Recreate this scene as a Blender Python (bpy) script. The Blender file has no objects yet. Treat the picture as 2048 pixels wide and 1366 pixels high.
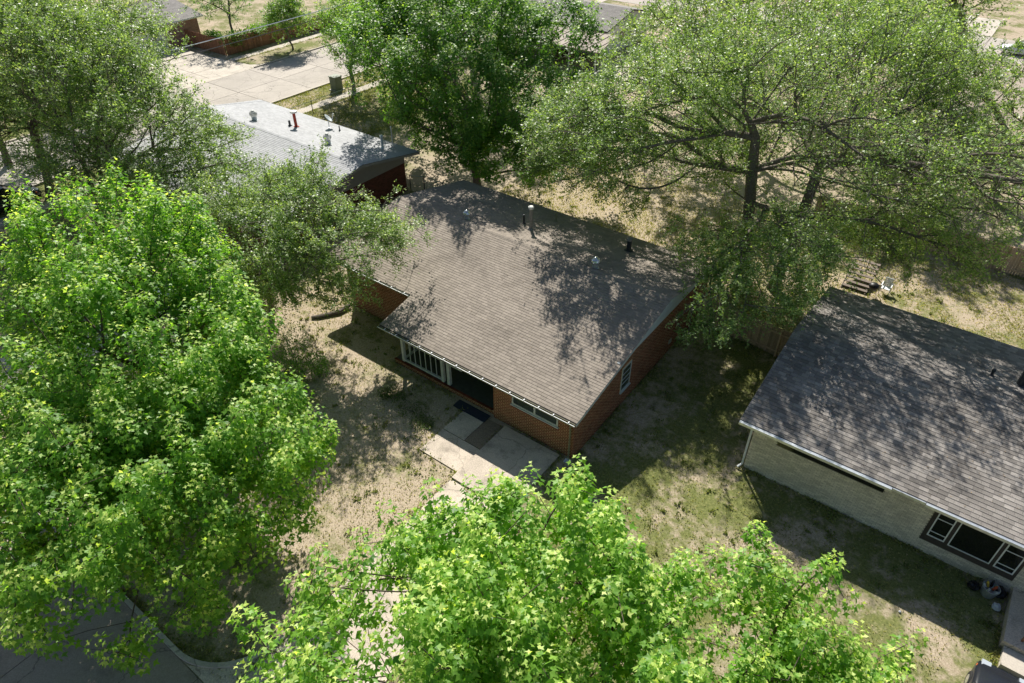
import bpy, math, random
import numpy as np
from mathutils import Vector, Matrix
R = math.radians
random.seed(7); rng = np.random.default_rng(7)
S = bpy.context.scene
COL = S.collection

# ------------------------------------------------------------------ camera, sky, sun, exposure
cam_d = bpy.data.cameras.new('camera'); cam = bpy.data.objects.new('camera', cam_d); COL.objects.link(cam)
cam_d.sensor_width = 36.0; cam_d.lens = 36.0 * 1365.0 / 2048.0
cam_d.clip_start = 0.1; cam_d.clip_end = 2000
S.camera = cam
_p, _r, _y = R(38.66054619), R(-0.2652231), R(-36.81934707)
fw = Vector((math.sin(_y) * math.cos(_p), math.cos(_y) * math.cos(_p), -math.sin(_p)))
rt = Vector((math.cos(_y), -math.sin(_y), 0)); up = rt.cross(fw)
rt2 = math.cos(_r) * rt + math.sin(_r) * up; up2 = -math.sin(_r) * rt + math.cos(_r) * up
m3 = Matrix((rt2, up2, -fw)).transposed()
cam.matrix_world = Matrix.Translation((0, 0, 24)) @ m3.to_4x4()

SUN = Vector((0.78, -0.84, -1.0)).normalized()          # the way the light travels
world = bpy.data.worlds.new('World'); S.world = world; world.use_nodes = True
wn = world.node_tree.nodes; wl = world.node_tree.links; wn.clear()
sky = wn.new('ShaderNodeTexSky'); sky.sky_type = 'NISHITA'; sky.sun_disc = False
sky.sun_elevation = math.asin(-SUN.z); sky.sun_rotation = math.atan2(-SUN.x, -SUN.y)
sky.air_density = 1.0; sky.dust_density = 1.0
bg = wn.new('ShaderNodeBackground'); bg.inputs['Strength'].default_value = 0.058
wo = wn.new('ShaderNodeOutputWorld'); wl.new(sky.outputs[0], bg.inputs[0]); wl.new(bg.outputs[0], wo.inputs[0])
sd = bpy.data.lights.new('sun', 'SUN'); sd.energy = 5.0; sd.angle = R(0.53); sd.color = (1.0, 0.955, 0.88)
so = bpy.data.objects.new('sun', sd); COL.objects.link(so); so.location = (-30, 40, 60)
so.rotation_euler = SUN.to_track_quat('-Z', 'Y').to_euler()
S.view_settings.view_transform = 'Standard'; S.view_settings.look = 'None'
S.view_settings.exposure = 0.70; S.view_settings.gamma = 1.0
S.cycles.max_bounces = 6; S.cycles.diffuse_bounces = 3; S.cycles.transparent_max_bounces = 6
S.cycles.caustics_reflective = False; S.cycles.caustics_refractive = False

# ------------------------------------------------------------------ materials
MATS = {}
def mat(name, col, rough=0.8, metal=0.0, var=0.0, var2=None, nscale=8.0, namt=0.15, bump=0.0, bscale=60.0, spec=0.3, big=0.0, bigscale=0.35):
    """principled; 'var' spreads the value per piece (face attribute v), noise adds grain, big adds broad weathering"""
    if name in MATS: return MATS[name]
    m = bpy.data.materials.new(name); m.use_nodes = True; MATS[name] = m
    n = m.node_tree.nodes; l = m.node_tree.links; b = n['Principled BSDF']
    b.inputs['Roughness'].default_value = rough; b.inputs['Metallic'].default_value = metal
    b.inputs['Specular IOR Level'].default_value = spec
    tc = n.new('ShaderNodeNewGeometry')
    cur = None
    rgb = n.new('ShaderNodeRGB'); rgb.outputs[0].default_value = (*col, 1); cur = rgb.outputs[0]
    if var or var2:
        at = n.new('ShaderNodeAttribute'); at.attribute_name = 'v'
        if var2:
            mx = n.new('ShaderNodeMix'); mx.data_type = 'RGBA'; mx.inputs[7].default_value = (*var2, 1)
            l.new(cur, mx.inputs[6]); l.new(at.outputs['Fac'], mx.inputs[0]); cur = mx.outputs[2]
        if var:
            w = n.new('ShaderNodeTexWhiteNoise'); w.noise_dimensions = '1D'; l.new(at.outputs['Fac'], w.inputs['W'])
            mr = n.new('ShaderNodeMapRange'); mr.inputs[3].default_value = 1 - var; mr.inputs[4].default_value = 1 + var
            l.new(w.outputs['Value'], mr.inputs[0])
            mu = n.new('ShaderNodeMix'); mu.data_type = 'RGBA'; mu.blend_type = 'MULTIPLY'; mu.inputs[0].default_value = 1
            l.new(cur, mu.inputs[6]); l.new(mr.outputs[0], mu.inputs[7]); cur = mu.outputs[2]
    def mulnoise(cur, scale, amt, detail=4):
        no = n.new('ShaderNodeTexNoise'); no.inputs['Scale'].default_value = scale; no.inputs['Detail'].default_value = detail
        l.new(tc.outputs['Position'], no.inputs['Vector'])
        mr = n.new('ShaderNodeMapRange'); mr.inputs[1].default_value = 0.25; mr.inputs[2].default_value = 0.75
        mr.inputs[3].default_value = 1 - amt; mr.inputs[4].default_value = 1 + amt; l.new(no.outputs['Fac'], mr.inputs[0])
        mu = n.new('ShaderNodeMix'); mu.data_type = 'RGBA'; mu.blend_type = 'MULTIPLY'; mu.inputs[0].default_value = 1
        l.new(cur, mu.inputs[6]); l.new(mr.outputs[0], mu.inputs[7]); return mu.outputs[2]
    if namt: cur = mulnoise(cur, nscale, namt)
    if big: cur = mulnoise(cur, bigscale, big, 5)
    l.new(cur, b.inputs['Base Color'])
    if bump:
        no = n.new('ShaderNodeTexNoise'); no.inputs['Scale'].default_value = bscale; no.inputs['Detail'].default_value = 3
        l.new(tc.outputs['Position'], no.inputs['Vector'])
        bp = n.new('ShaderNodeBump'); bp.inputs['Strength'].default_value = bump; bp.inputs['Distance'].default_value = 0.02
        l.new(no.outputs['Fac'], bp.inputs['Height']); l.new(bp.outputs[0], b.inputs['Normal'])
    return m

def leaf_mat(name, c0, c1, c2, trans=0.42, gloss=0.32):
    m = bpy.data.materials.new(name); m.use_nodes = True
    n = m.node_tree.nodes; l = m.node_tree.links; b = n['Principled BSDF']; out = n['Material Output']
    at = n.new('ShaderNodeAttribute'); at.attribute_name = 'v'
    cr = n.new('ShaderNodeValToRGB'); e = cr.color_ramp.elements
    e[0].color = (*c0, 1); e[1].color = (*c2, 1); e[1].position = 1.0
    k = cr.color_ramp.elements.new(0.55); k.color = (*c1, 1)
    l.new(at.outputs['Fac'], cr.inputs[0]); l.new(cr.outputs[0], b.inputs['Base Color'])
    b.inputs['Roughness'].default_value = gloss; b.inputs['Specular IOR Level'].default_value = 0.35
    t = n.new('ShaderNodeBsdfTranslucent')
    mu = n.new('ShaderNodeMix'); mu.data_type = 'RGBA'; mu.blend_type = 'MULTIPLY'; mu.inputs[0].default_value = 1
    mu.inputs[7].default_value = (1.7, 1.8, 0.6, 1)
    l.new(cr.outputs[0], mu.inputs[6]); l.new(mu.outputs[2], t.inputs['Color'])
    ms = n.new('ShaderNodeMixShader'); ms.inputs[0].default_value = trans
    l.new(b.outputs[0], ms.inputs[1]); l.new(t.outputs[0], ms.inputs[2]); l.new(ms.outputs[0], out.inputs['Surface'])
    return m

def glass_mat(name, col=(0.03, 0.05, 0.05), rough=0.06):
    m = bpy.data.materials.new(name); m.use_nodes = True; b = m.node_tree.nodes['Principled BSDF']
    b.inputs['Base Color'].default_value = (*col, 1); b.inputs['Roughness'].default_value = rough
    b.inputs['Specular IOR Level'].default_value = 0.8
    return m

M_sh_main = mat('brown_shingle', (0.288, 0.250, 0.210), 0.95, var=0.12, nscale=90, namt=0.18, big=0.10, bigscale=0.5, bump=0.3, bscale=220, spec=0.1)
M_sh_tan = mat('grey_brown_shingle', (0.245, 0.225, 0.205), 0.95, var=0.30, nscale=60, namt=0.3, big=0.2, bigscale=0.5, bump=0.3, bscale=220, spec=0.1)
M_sh_gray = mat('pale_grey_shingle', (0.41, 0.415, 0.42), 0.9, var=0.10, nscale=80, namt=0.12, big=0.08, spec=0.15)
M_sh_far = mat('far_grey_shingle', (0.27, 0.255, 0.24), 0.95, var=0.10, nscale=80, namt=0.12, big=0.08, spec=0.15)
M_under = mat('roof_felt', (0.035, 0.033, 0.03), 0.95)
M_brick = mat('red_brick_face', (0.165, 0.048, 0.030), 0.9, var=0.35, nscale=40, namt=0.2, big=0.12, spec=0.15)
M_mortar = mat('buff_mortar', (0.62, 0.44, 0.25), 0.95, nscale=30, namt=0.15)
M_brick_d = mat('dark_red_brick_face', (0.16, 0.05, 0.035), 0.9, var=0.35, nscale=40, namt=0.2, spec=0.15)
M_mortar_d = mat('brown_mortar', (0.16, 0.10, 0.07), 0.95)
M_brick_t = mat('tan_brick_face', (0.64, 0.585, 0.49), 0.9, var=0.18, nscale=40, namt=0.12, big=0.12, spec=0.15)
M_mortar_t = mat('tan_mortar', (0.27, 0.245, 0.205), 0.95)
M_mauve = mat('mauve_brick_face', (0.36, 0.22, 0.19), 0.9, var=0.2, nscale=30, namt=0.12, spec=0.15)
M_white = mat('white_paint', (0.70, 0.72, 0.72), 0.5, nscale=6, namt=0.08, big=0.05)
M_offwhite = mat('weathered_white_paint', (0.50, 0.54, 0.54), 0.6, nscale=6, namt=0.15, big=0.1)
M_siding = mat('grey_white_siding', (0.46, 0.51, 0.54), 0.6, var=0.05, nscale=3, namt=0.06)
M_siding_t = mat('taupe_siding', (0.32, 0.30, 0.27), 0.7, var=0.05, nscale=3, namt=0.06)
M_olive = mat('olive_gutter_paint', (0.20, 0.19, 0.12), 0.6, nscale=5, namt=0.2)
M_galv = mat('galvanised_metal', (0.62, 0.66, 0.70), 0.38, metal=0.75, nscale=7, namt=0.18, spec=0.5)
M_bright = mat('bright_metal', (0.78, 0.80, 0.82), 0.25, metal=0.9, nscale=20, namt=0.1)
M_dark = mat('dark_metal', (0.05, 0.055, 0.06), 0.5, metal=0.4, nscale=10, namt=0.2)
M_black = mat('black_plastic', (0.012, 0.012, 0.013), 0.45)
M_rust = mat('rust_red_pipe', (0.33, 0.05, 0.03), 0.7, nscale=14, namt=0.3)
M_cap2 = mat('dusty_grey_metal', (0.24, 0.22, 0.19), 0.7, nscale=9, namt=0.25)
M_cap = mat('dusty_white_metal', (0.62, 0.62, 0.58), 0.5, nscale=9, namt=0.15)
def add_stains(m, cracks=0.6, stain=0.5, sc=0.9):
    n = m.node_tree.nodes; l = m.node_tree.links; b = n['Principled BSDF']; src = b.inputs['Base Color'].links[0].from_socket
    g = n.new('ShaderNodeNewGeometry'); nz = n.new('ShaderNodeTexNoise'); nz.inputs['Scale'].default_value = 1.6; nz.inputs['Detail'].default_value = 4; l.new(g.outputs['Position'], nz.inputs['Vector'])
    ad = n.new('ShaderNodeMix'); ad.data_type = 'RGBA'; ad.blend_type = 'LINEAR_LIGHT'; ad.inputs[0].default_value = 0.35; l.new(g.outputs['Position'], ad.inputs[6]); l.new(nz.outputs['Color'], ad.inputs[7])
    vo = n.new('ShaderNodeTexVoronoi'); vo.feature = 'DISTANCE_TO_EDGE'; vo.inputs['Scale'].default_value = 0.38; l.new(ad.outputs[2], vo.inputs['Vector'])
    mr = n.new('ShaderNodeMapRange'); mr.inputs[1].default_value = 0.0; mr.inputs[2].default_value = 0.012; mr.inputs[3].default_value = 1-cracks; mr.inputs[4].default_value = 1; l.new(vo.outputs['Distance'], mr.inputs[0])
    n2 = n.new('ShaderNodeTexNoise'); n2.inputs['Scale'].default_value = sc; n2.inputs['Detail'].default_value = 7; n2.inputs['Roughness'].default_value = 0.72; l.new(g.outputs['Position'], n2.inputs['Vector'])
    m2 = n.new('ShaderNodeMapRange'); m2.inputs[1].default_value = 0.50; m2.inputs[2].default_value = 0.72; m2.inputs[3].default_value = 1; m2.inputs[4].default_value = 1-stain; l.new(n2.outputs['Fac'], m2.inputs[0])
    mm = n.new('ShaderNodeMath'); mm.operation = 'MULTIPLY'; l.new(mr.outputs[0], mm.inputs[0]); l.new(m2.outputs[0], mm.inputs[1])
    mu = n.new('ShaderNodeMix'); mu.data_type = 'RGBA'; mu.blend_type = 'MULTIPLY'; mu.inputs[0].default_value = 1; l.new(src, mu.inputs[6]); l.new(mm.outputs[0], mu.inputs[7]); l.new(mu.outputs[2], b.inputs['Base Color'])
M_conc = mat('pale_concrete', (0.50, 0.45, 0.38), 0.9, var=0.05, nscale=14, namt=0.14, big=0.14, bigscale=0.6, bump=0.3, bscale=90, spec=0.15)
M_conc_d = mat('worn_aggregate_concrete', (0.54, 0.465, 0.38), 0.95, var=0.05, nscale=22, namt=0.28, big=0.18, bigscale=0.8, bump=0.4, bscale=80, spec=0.15)
M_street = mat('street_concrete', (0.43, 0.39, 0.34), 0.9, var=0.05, nscale=5, namt=0.10, big=0.12, bigscale=0.25, spec=0.15)
M_asph = mat('worn_asphalt', (0.34, 0.285, 0.23), 0.9, var=0.04, nscale=25, namt=0.2, big=0.15, bigscale=0.3, bump=0.3, bscale=90)
add_stains(M_conc, 0.5, 0.3); add_stains(M_conc_d, 0.4, 0.45, 1.5); add_stains(M_street, 0.45, 0.16, 0.35); add_stains(M_asph, 0.5, 0.35, 0.8)
add_stains(M_sh_main, 0.0, 0.22, 0.55); add_stains(M_sh_tan, 0.0, 0.35, 0.7); add_stains(M_brick_t, 0.0, 0.25, 1.1); add_stains(M_brick, 0.0, 0.35, 1.1)
M_joint = mat('joint_dirt', (0.14, 0.115, 0.09), 0.95)
M_wood = mat('weathered_fence_board', (0.42, 0.31, 0.215), 0.85, var=0.25, nscale=12, namt=0.2)
M_wood2 = mat('brown_fence_board', (0.26, 0.125, 0.07), 0.85, var=0.25, nscale=12, namt=0.2)
M_wood3 = mat('grey_pallet_board', (0.15, 0.12, 0.10), 0.85, var=0.25, nscale=12, namt=0.2)
M_bark = mat('grey_brown_bark', (0.105, 0.085, 0.068), 0.95, nscale=12, namt=0.35, bump=0.8, bscale=18, spec=0.1)
M_bark2 = mat('dark_bark', (0.15, 0.13, 0.11), 0.95, nscale=12, namt=0.35, bump=0.8, bscale=18, spec=0.1)
M_twig = mat('pale_dead_twig', (0.27, 0.23, 0.20), 0.9, nscale=12, namt=0.3, spec=0.1)
M_mat = mat('navy_doormat', (0.03, 0.036, 0.055), 0.95, nscale=30, namt=0.3)
M_porch = mat('dark_green_porch_paint', (0.075, 0.085, 0.075), 0.7, nscale=6, namt=0.2, big=0.1)
M_glass = glass_mat('window_glass', (0.045, 0.06, 0.055))
M_glass_d = glass_mat('dark_window_glass', (0.012, 0.014, 0.013))
M_carwhite = mat('white_car_paint', (0.75, 0.77, 0.78), 0.25, spec=0.6, namt=0)
M_carblack = mat('black_car_paint', (0.015, 0.017, 0.022), 0.2, spec=0.7, namt=0)
M_carsilver = mat('silver_car_paint', (0.55, 0.60, 0.63), 0.3, metal=0.3, spec=0.6, namt=0)
M_carblue = mat('dark_blue_car_paint', (0.03, 0.045, 0.09), 0.25, spec=0.6, namt=0)
M_tyre = mat('tyre_rubber', (0.02, 0.02, 0.02), 0.85, namt=0)
M_amber = mat('amber_lens', (0.55, 0.12, 0.02), 0.25, namt=0)
M_lens = mat('clear_lens', (0.42, 0.46, 0.5), 0.15, spec=0.8, namt=0)
M_green_box = mat('olive_green_metal', (0.17, 0.20, 0.14), 0.6, nscale=8, namt=0.15)
M_bagw = mat('pale_plastic_bag', (0.5, 0.52, 0.55), 0.4, nscale=10, namt=0.2)
M_bagk = mat('black_plastic_bag', (0.015, 0.015, 0.018), 0.3, nscale=10, namt=0.2)
M_yellow = mat('yellow_packaging', (0.6, 0.42, 0.05), 0.6)
M_redp = mat('red_packaging', (0.5, 0.09, 0.04), 0.6)
M_leafp = leaf_mat('maple_leaf', (0.065, 0.18, 0.022), (0.21, 0.39, 0.055), (0.66, 0.74, 0.25), 0.50, 0.46)  # last colour carries the pale waxy highlight of sunlit shoot tips
M_leafe = leaf_mat('elm_leaf', (0.085, 0.155, 0.040), (0.20, 0.305, 0.095), (0.50, 0.56, 0.31), 0.42, 0.42)
M_leafd = leaf_mat('dense_dark_leaf', (0.055, 0.14, 0.020), (0.13, 0.27, 0.042), (0.40, 0.52, 0.14), 0.40, 0.46)
M_leafs = leaf_mat('shrub_leaf', (0.05, 0.09, 0.02), (0.09, 0.14, 0.03), (0.18, 0.20, 0.07), 0.25, 0.5)
M_blade = leaf_mat('grass_blade', (0.12, 0.17, 0.045), (0.32, 0.30, 0.13), (0.58, 0.48, 0.29), 0.3, 0.6)
M_litter = leaf_mat('dry_leaf_litter', (0.10, 0.065, 0.04), (0.22, 0.15, 0.09), (0.40, 0.30, 0.19), 0.1, 0.7)

# ------------------------------------------------------------------ helpers
def tag(o, label=None, cat=None, group=None, kind=None):
    if label: o['label'] = label
    if cat: o['category'] = cat
    if group: o['group'] = group
    if kind: o['kind'] = kind
    return o
def thing(name, label, cat, loc, group=None):
    o = bpy.data.objects.new(name, None); COL.objects.link(o); o.location = loc; o.empty_display_size = 0.3
    return tag(o, label, cat, group)
WM = {}                                                   # world positions of parents
def setpar(o, parent):
    o.parent = parent
    w = Matrix.Identity(4); q = parent; chain = []
    while q is not None: chain.append(q); q = q.parent
    for q in reversed(chain): w = w @ q.matrix_parent_inverse @ q.matrix_basis
    o.matrix_parent_inverse = w.inverted()
def link(name, me, m, parent=None, kind=None):
    o = bpy.data.objects.new(name, me); COL.objects.link(o)
    if m and not me.materials: me.materials.append(m)
    if parent: setpar(o, parent)
    if kind: o['kind'] = kind
    return o
class MB:
    def __init__(s): s.v = []; s.f = []; s.a = []
    def face(s, idx, a=0.5): s.f.append(idx); s.a.append(a)
    def quad(s, p, a=0.5):
        b = len(s.v); s.v += [tuple(q) for q in p]; s.face(tuple(range(b, b + len(p))), a)
    def box(s, x0, x1, y0, y1, z0, z1, a=0.5):
        b = len(s.v)
        s.v += [(x0,y0,z0),(x1,y0,z0),(x1,y1,z0),(x0,y1,z0),(x0,y0,z1),(x1,y0,z1),(x1,y1,z1),(x0,y1,z1)]
        for f in ((0,3,2,1),(4,5,6,7),(0,1,5,4),(1,2,6,5),(2,3,7,6),(3,0,4,7)): s.face(tuple(b+i for i in f), a)
    def obox(s, o, u, v, w, a=0.5):                       # corner + three edge vectors (right handed)
        o, u, v, w = map(Vector, (o, u, v, w)); b = len(s.v)
        s.v += [tuple(p) for p in (o, o+u, o+u+v, o+v, o+w, o+u+w, o+u+v+w, o+v+w)]
        for f in ((0,3,2,1),(4,5,6,7),(0,1,5,4),(1,2,6,5),(2,3,7,6),(3,0,4,7)): s.face(tuple(b+i for i in f), a)
    def beam(s, p, q, w, h, a=0.5):
        p, q = Vector(p), Vector(q); d = (q - p).normalized()
        t = Vector((0,0,1)) if abs(d.z) < 0.95 else Vector((1,0,0))
        x = d.cross(t).normalized(); y = x.cross(d)
        s.obox(p - x*w/2 - y*h/2, x*w, q - p, y*h, a) if x.cross(q-p).dot(y) > 0 else s.obox(p - x*w/2 - y*h/2, q - p, x*w, y*h, a)
    def tube(s, pts, rad, n=6, a=0.5, cap=True):
        pts = [Vector(p) for p in pts]; rings = []
        if not hasattr(rad, '__len__'): rad = [rad]*len(pts)
        ref = None
        for i, p in enumerate(pts):
            d = (pts[min(i+1, len(pts)-1)] - pts[max(i-1, 0)]).normalized()
            if ref is None: ref = Vector((1,0,0)) if abs(d.x) < 0.8 else Vector((0,1,0))
            x = (ref - d*ref.dot(d)).normalized(); ref = x; y = d.cross(x); b = len(s.v)
            for k in range(n):
                t = 2*math.pi*k/n; s.v.append(tuple(p + (x*math.cos(t) + y*math.sin(t))*rad[i]))
            rings.append(b)
        for i in range(len(rings)-1):
            for k in range(n):
                k2 = (k+1) % n; s.face((rings[i]+k, rings[i]+k2, rings[i+1]+k2, rings[i+1]+k), a)
        if cap:
            s.face(tuple(rings[-1]+k for k in range(n)), a); s.face(tuple(rings[0]+n-1-k for k in range(n)), a)
    def lathe(s, c, prof, n=14, a=0.5):
        c = Vector(c); rings = []
        for r, z in prof:
            rings.append(len(s.v))
            for k in range(n):
                t = 2*math.pi*k/n; s.v.append((c.x + r*math.cos(t), c.y + r*math.sin(t), c.z + z))
        for i in range(len(rings)-1):
            for k in range(n):
                k2 = (k+1) % n; s.face((rings[i]+k, rings[i]+k2, rings[i+1]+k2, rings[i+1]+k), a)
        s.face(tuple(rings[-1]+k for k in range(n)), a); s.face(tuple(rings[0]+n-1-k for k in range(n)), a)
    def mesh(s, name):
        me = bpy.data.meshes.new(name); me.from_pydata(s.v, [], s.f)
        at = me.attributes.new('v', 'FLOAT', 'FACE'); at.data.foreach_set('value', np.array(s.a, dtype=np.float32))
        return me
    def build(s, name, m, parent=None, kind=None, smooth=False):
        me = s.mesh(name)
        if smooth: me.polygons.foreach_set('use_smooth', [True]*len(me.polygons))
        return link(name, me, m, parent, kind)
def part(name, m, parent, fn, *a, smooth=False, kind=None, label=None, **k):
    b = MB(); getattr(b, fn)(*a, **k); o = b.build(name, m, parent, kind, smooth)
    if label: o['label'] = label
    return o
def trimesh(name, V, T, att, m, parent=None, kind=None):
    """V (n,3), T (t,3) int, att per triangle"""
    me = bpy.data.meshes.new(name); nt = len(T)
    me.vertices.add(len(V)); me.vertices.foreach_set('co', V.astype(np.float32).ravel())
    me.loops.add(nt*3); me.loops.foreach_set('vertex_index', T.astype(np.int32).ravel())
    me.polygons.add(nt); me.polygons.foreach_set('loop_start', np.arange(0, nt*3, 3, dtype=np.int32))
    try: me.polygons.foreach_set('loop_total', np.full(nt, 3, dtype=np.int32))
    except Exception: pass
    me.update(calc_edges=True)
    at = me.attributes.new('v', 'FLOAT', 'FACE'); at.data.foreach_set('value', att.astype(np.float32))
    return link(name, me, m, parent, kind)

# ------------------------------------------------------------------ ground
def ground_material():
    m = bpy.data.materials.new('patchy_lawn'); m.use_nodes = True
    n = m.node_tree.nodes; l = m.node_tree.links; b = n['Principled BSDF']; b.inputs['Roughness'].default_value = 0.95
    b.inputs['Specular IOR Level'].default_value = 0.1
    g = n.new('ShaderNodeNewGeometry')
    def noise(sc, det=5, rough=0.6, off=0):
        mp = n.new('ShaderNodeMapping'); mp.inputs['Location'].default_value = (off, off*1.7, 0); l.new(g.outputs['Position'], mp.inputs['Vector'])
        t = n.new('ShaderNodeTexNoise'); t.inputs['Scale'].default_value = sc; t.inputs['Detail'].default_value = det
        t.inputs['Roughness'].default_value = rough; l.new(mp.outputs[0], t.inputs['Vector']); return t.outputs['Fac']
    def ramp(src, stops):
        cr = n.new('ShaderNodeValToRGB'); e = cr.color_ramp.elements
        while len(e) < len(stops): e.new(0.5)
        for k, (p, c) in enumerate(stops): e[k].position = p; e[k].color = (*c, 1)
        l.new(src, cr.inputs[0]); return cr.outputs[0]
    def mix(f, a, c, mode='MIX'):
        x = n.new('ShaderNodeMix'); x.data_type = 'RGBA'; x.blend_type = mode
        if hasattr(f, 'links'): l.new(f, x.inputs[0])
        else: x.inputs[0].default_value = f
        l.new(a, x.inputs[6]); l.new(c, x.inputs[7]); return x.outputs[2]
    green = ramp(noise(9, 6, 0.7), ((0.3, (0.085, 0.105, 0.034)), (0.55, (0.18, 0.195, 0.065)), (0.75, (0.34, 0.31, 0.14))))
    dry = ramp(noise(12, 6, 0.75, 5), ((0.28, (0.23, 0.18, 0.125)), (0.5, (0.43, 0.35, 0.255)), (0.72, (0.62, 0.53, 0.41))))
    f = noise(0.33, 5, 0.62, 11)
    f2 = noise(2.4, 5, 0.7, 3)
    add = n.new('ShaderNodeMath'); add.operation = 'MULTIPLY_ADD'; l.new(f2, add.inputs[0]); add.inputs[1].default_value = 0.7; l.new(f, add.inputs[2])
    # drier in the front yard left of the drive and in the back yard, greener between the houses
    sx = n.new('ShaderNodeSeparateXYZ'); l.new(g.outputs['Position'], sx.inputs[0])
    mr = n.new('ShaderNodeMapRange'); mr.inputs[1].default_value = -14; mr.inputs[2].default_value = -9; mr.inputs[3].default_value = 0.09; mr.inputs[4].default_value = -0.06
    l.new(sx.outputs[0], mr.inputs[0])
    ad2 = n.new('ShaderNodeMath'); ad2.operation = 'ADD'; l.new(add.outputs[0], ad2.inputs[0]); l.new(mr.outputs[0], ad2.inputs[1])
    mr2 = n.new('ShaderNodeMapRange'); mr2.inputs[1].default_value = -46; mr2.inputs[2].default_value = -34; mr2.inputs[3].default_value = -0.20; mr2.inputs[4].default_value = 0.0
    l.new(sx.outputs[0], mr2.inputs[0]); ad3 = n.new('ShaderNodeMath'); ad3.operation = 'ADD'; l.new(ad2.outputs[0], ad3.inputs[0]); l.new(mr2.outputs[0], ad3.inputs[1]); ad2 = ad3
    mr3 = n.new('ShaderNodeMapRange'); mr3.inputs[1].default_value = 34; mr3.inputs[2].default_value = 38; mr3.inputs[3].default_value = 0.0; mr3.inputs[4].default_value = 0.10
    l.new(sx.outputs[1], mr3.inputs[0]); ad4 = n.new('ShaderNodeMath'); ad4.operation = 'ADD'; l.new(ad2.outputs[0], ad4.inputs[0]); l.new(mr3.outputs[0], ad4.inputs[1]); ad2 = ad4
    msk = n.new('ShaderNodeMapRange'); msk.interpolation_type = 'SMOOTHSTEP'; msk.inputs[1].default_value = 0.72; msk.inputs[2].default_value = 0.98
    l.new(ad2.outputs[0], msk.inputs[0])
    c = mix(msk.outputs[0], green, dry)
    l.new(c, b.inputs['Base Color'])
    bp = n.new('ShaderNodeBump'); bp.inputs['Strength'].default_value = 0.6; bp.inputs['Distance'].default_value = 0.05
    l.new(noise(30, 4, 0.7), bp.inputs['Height']); l.new(bp.outputs[0], b.inputs['Normal'])
    return m
M_lawn = ground_material()
b = MB(); xs = list(np.linspace(-500, 500, 41)); ys = list(np.linspace(-450, 550, 41))
for i in range(41):
    for j in range(41): b.v.append((xs[i], ys[j], 0))
for i in range(40):
    for j in range(40): b.face((i*41+j, (i+1)*41+j, (i+1)*41+j+1, i*41+j+1))
tag(b.build('ground', M_lawn), 'patchy dry and green lawn around the houses', kind='structure')

# ------------------------------------------------------------------ streets, walks, drives (slabs with recessed joints)
def slab_area(name, label, m, x0, x1, y0, y1, nx, ny, z0, z1, piece='slab', gap=0.025, base=True):
    b = MB(); b.box(x0, x1, y0, y1, -0.05, z0, 0.5)
    root = b.build(name, M_joint); tag(root, label, kind='structure')
    for i in range(nx):
        for j in range(ny):
            ax = x0 + (x1-x0)*i/nx + gap/2; bx = x0 + (x1-x0)*(i+1)/nx - gap/2
            ay = y0 + (y1-y0)*j/ny + gap/2; by = y0 + (y1-y0)*(j+1)/ny - gap/2
            dz = random.uniform(-0.004, 0.004)
            part(piece, m, root, 'box', ax, bx, ay, by, z0, z1 + dz, random.random())
    return root
slab_area('side_street', 'pale concrete side street running past the grey roofed house', M_street, -71, -60.15, -40, 110, 2, 28, 0.004, 0.02, gap=0.05)
b = MB(); b.box(-71.2, -71.0, 46.5, 110, 0, 0.14); b.box(-71.2, -71.0, -40, 36.5, 0, 0.14); b.box(-60.15, -59.95, -40, 110, 0, 0.14)
tag(b.build('kerb', M_conc), 'low concrete kerbs along the side street', kind='structure')
slab_area('far_sidewalk', 'narrow sidewalk beside the brown fence across the side street', M_conc, -76.2, -75.0, 46.6, 108, 1, 40, 0.006, 0.03, 'slab')
slab_area('near_sidewalk', 'narrow sidewalk beside the side street behind the grey roof', M_conc, -56.6, -55.3, 0, 105, 1, 60, 0.006, 0.03, 'slab')
# garage drive with flared throat
b = MB(); b.quad([(-85.4, 36.5, 0.034), (-71.2, 36.2, 0.034), (-70.95, 34.5, 0.025), (-70.95, 48.4, 0.025), (-72.2, 46.9, 0.034), (-76.2, 46.4, 0.034), (-85.4, 45.8, 0.034)][:1] + [(-71.0, 34.5, 0.03), (-71.0, 48.4, 0.03), (-72.4, 46.9, 0.034), (-76.2, 46.3, 0.034), (-85.4, 45.8, 0.034)])
gd = tag(b.build('garage_drive', M_conc), 'wide pale concrete drive in front of the white garage doors', kind='structure')
b = MB()
for x in (-74.8, -79.6): b.box(x-0.02, x+0.02, 36.6, 46.2, 0.02, 0.0385)
b.box(-85.3, -72.0, 41.2, 41.24, 0.02, 0.0385)
b.build('joint', M_joint, gd)
# front street (bottom left) with grass corner and drive
slab_area('front_street', 'worn grey front street in tree shade at the bottom edge', M_asph, -60, 40, -6.5, 2.45, 18, 2, 0.004, 0.018, 'slab', gap=0.03)
def arc_strip(b, cx, cy, r0, r1, a0, a1, z0, z1, n=14):
    for k in range(n):
        t0, t1 = R(a0 + (a1-a0)*k/n), R(a0 + (a1-a0)*(k+1)/n)
        P = lambda r, t, z: (cx + r*math.cos(t), cy + r*math.sin(t), z)
        b.quad([P(r0,t0,z1), P(r1,t0,z1), P(r1,t1,z1), P(r0,t1,z1)]); b.quad([P(r1,t0,z0), P(r1,t1,z0), P(r1,t1,z1), P(r1,t0,z1)])
b = MB(); b.box(-60, -17.0, 2.45, 2.62, 0, 0.14); arc_strip(b, -17.0, 5.2, 2.58, 2.75, -90, 0, 0, 0.13)
tag(b.build('kerb', M_conc), 'rounded concrete kerb turning from the front street into the drive', kind='structure')
b = MB(); b.box(-9.6, 4.0, 2.45, 2.62, 0, 0.14)
tag(b.build('kerb', M_conc), 'straight kerb between the two front drives', kind='structure')
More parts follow.
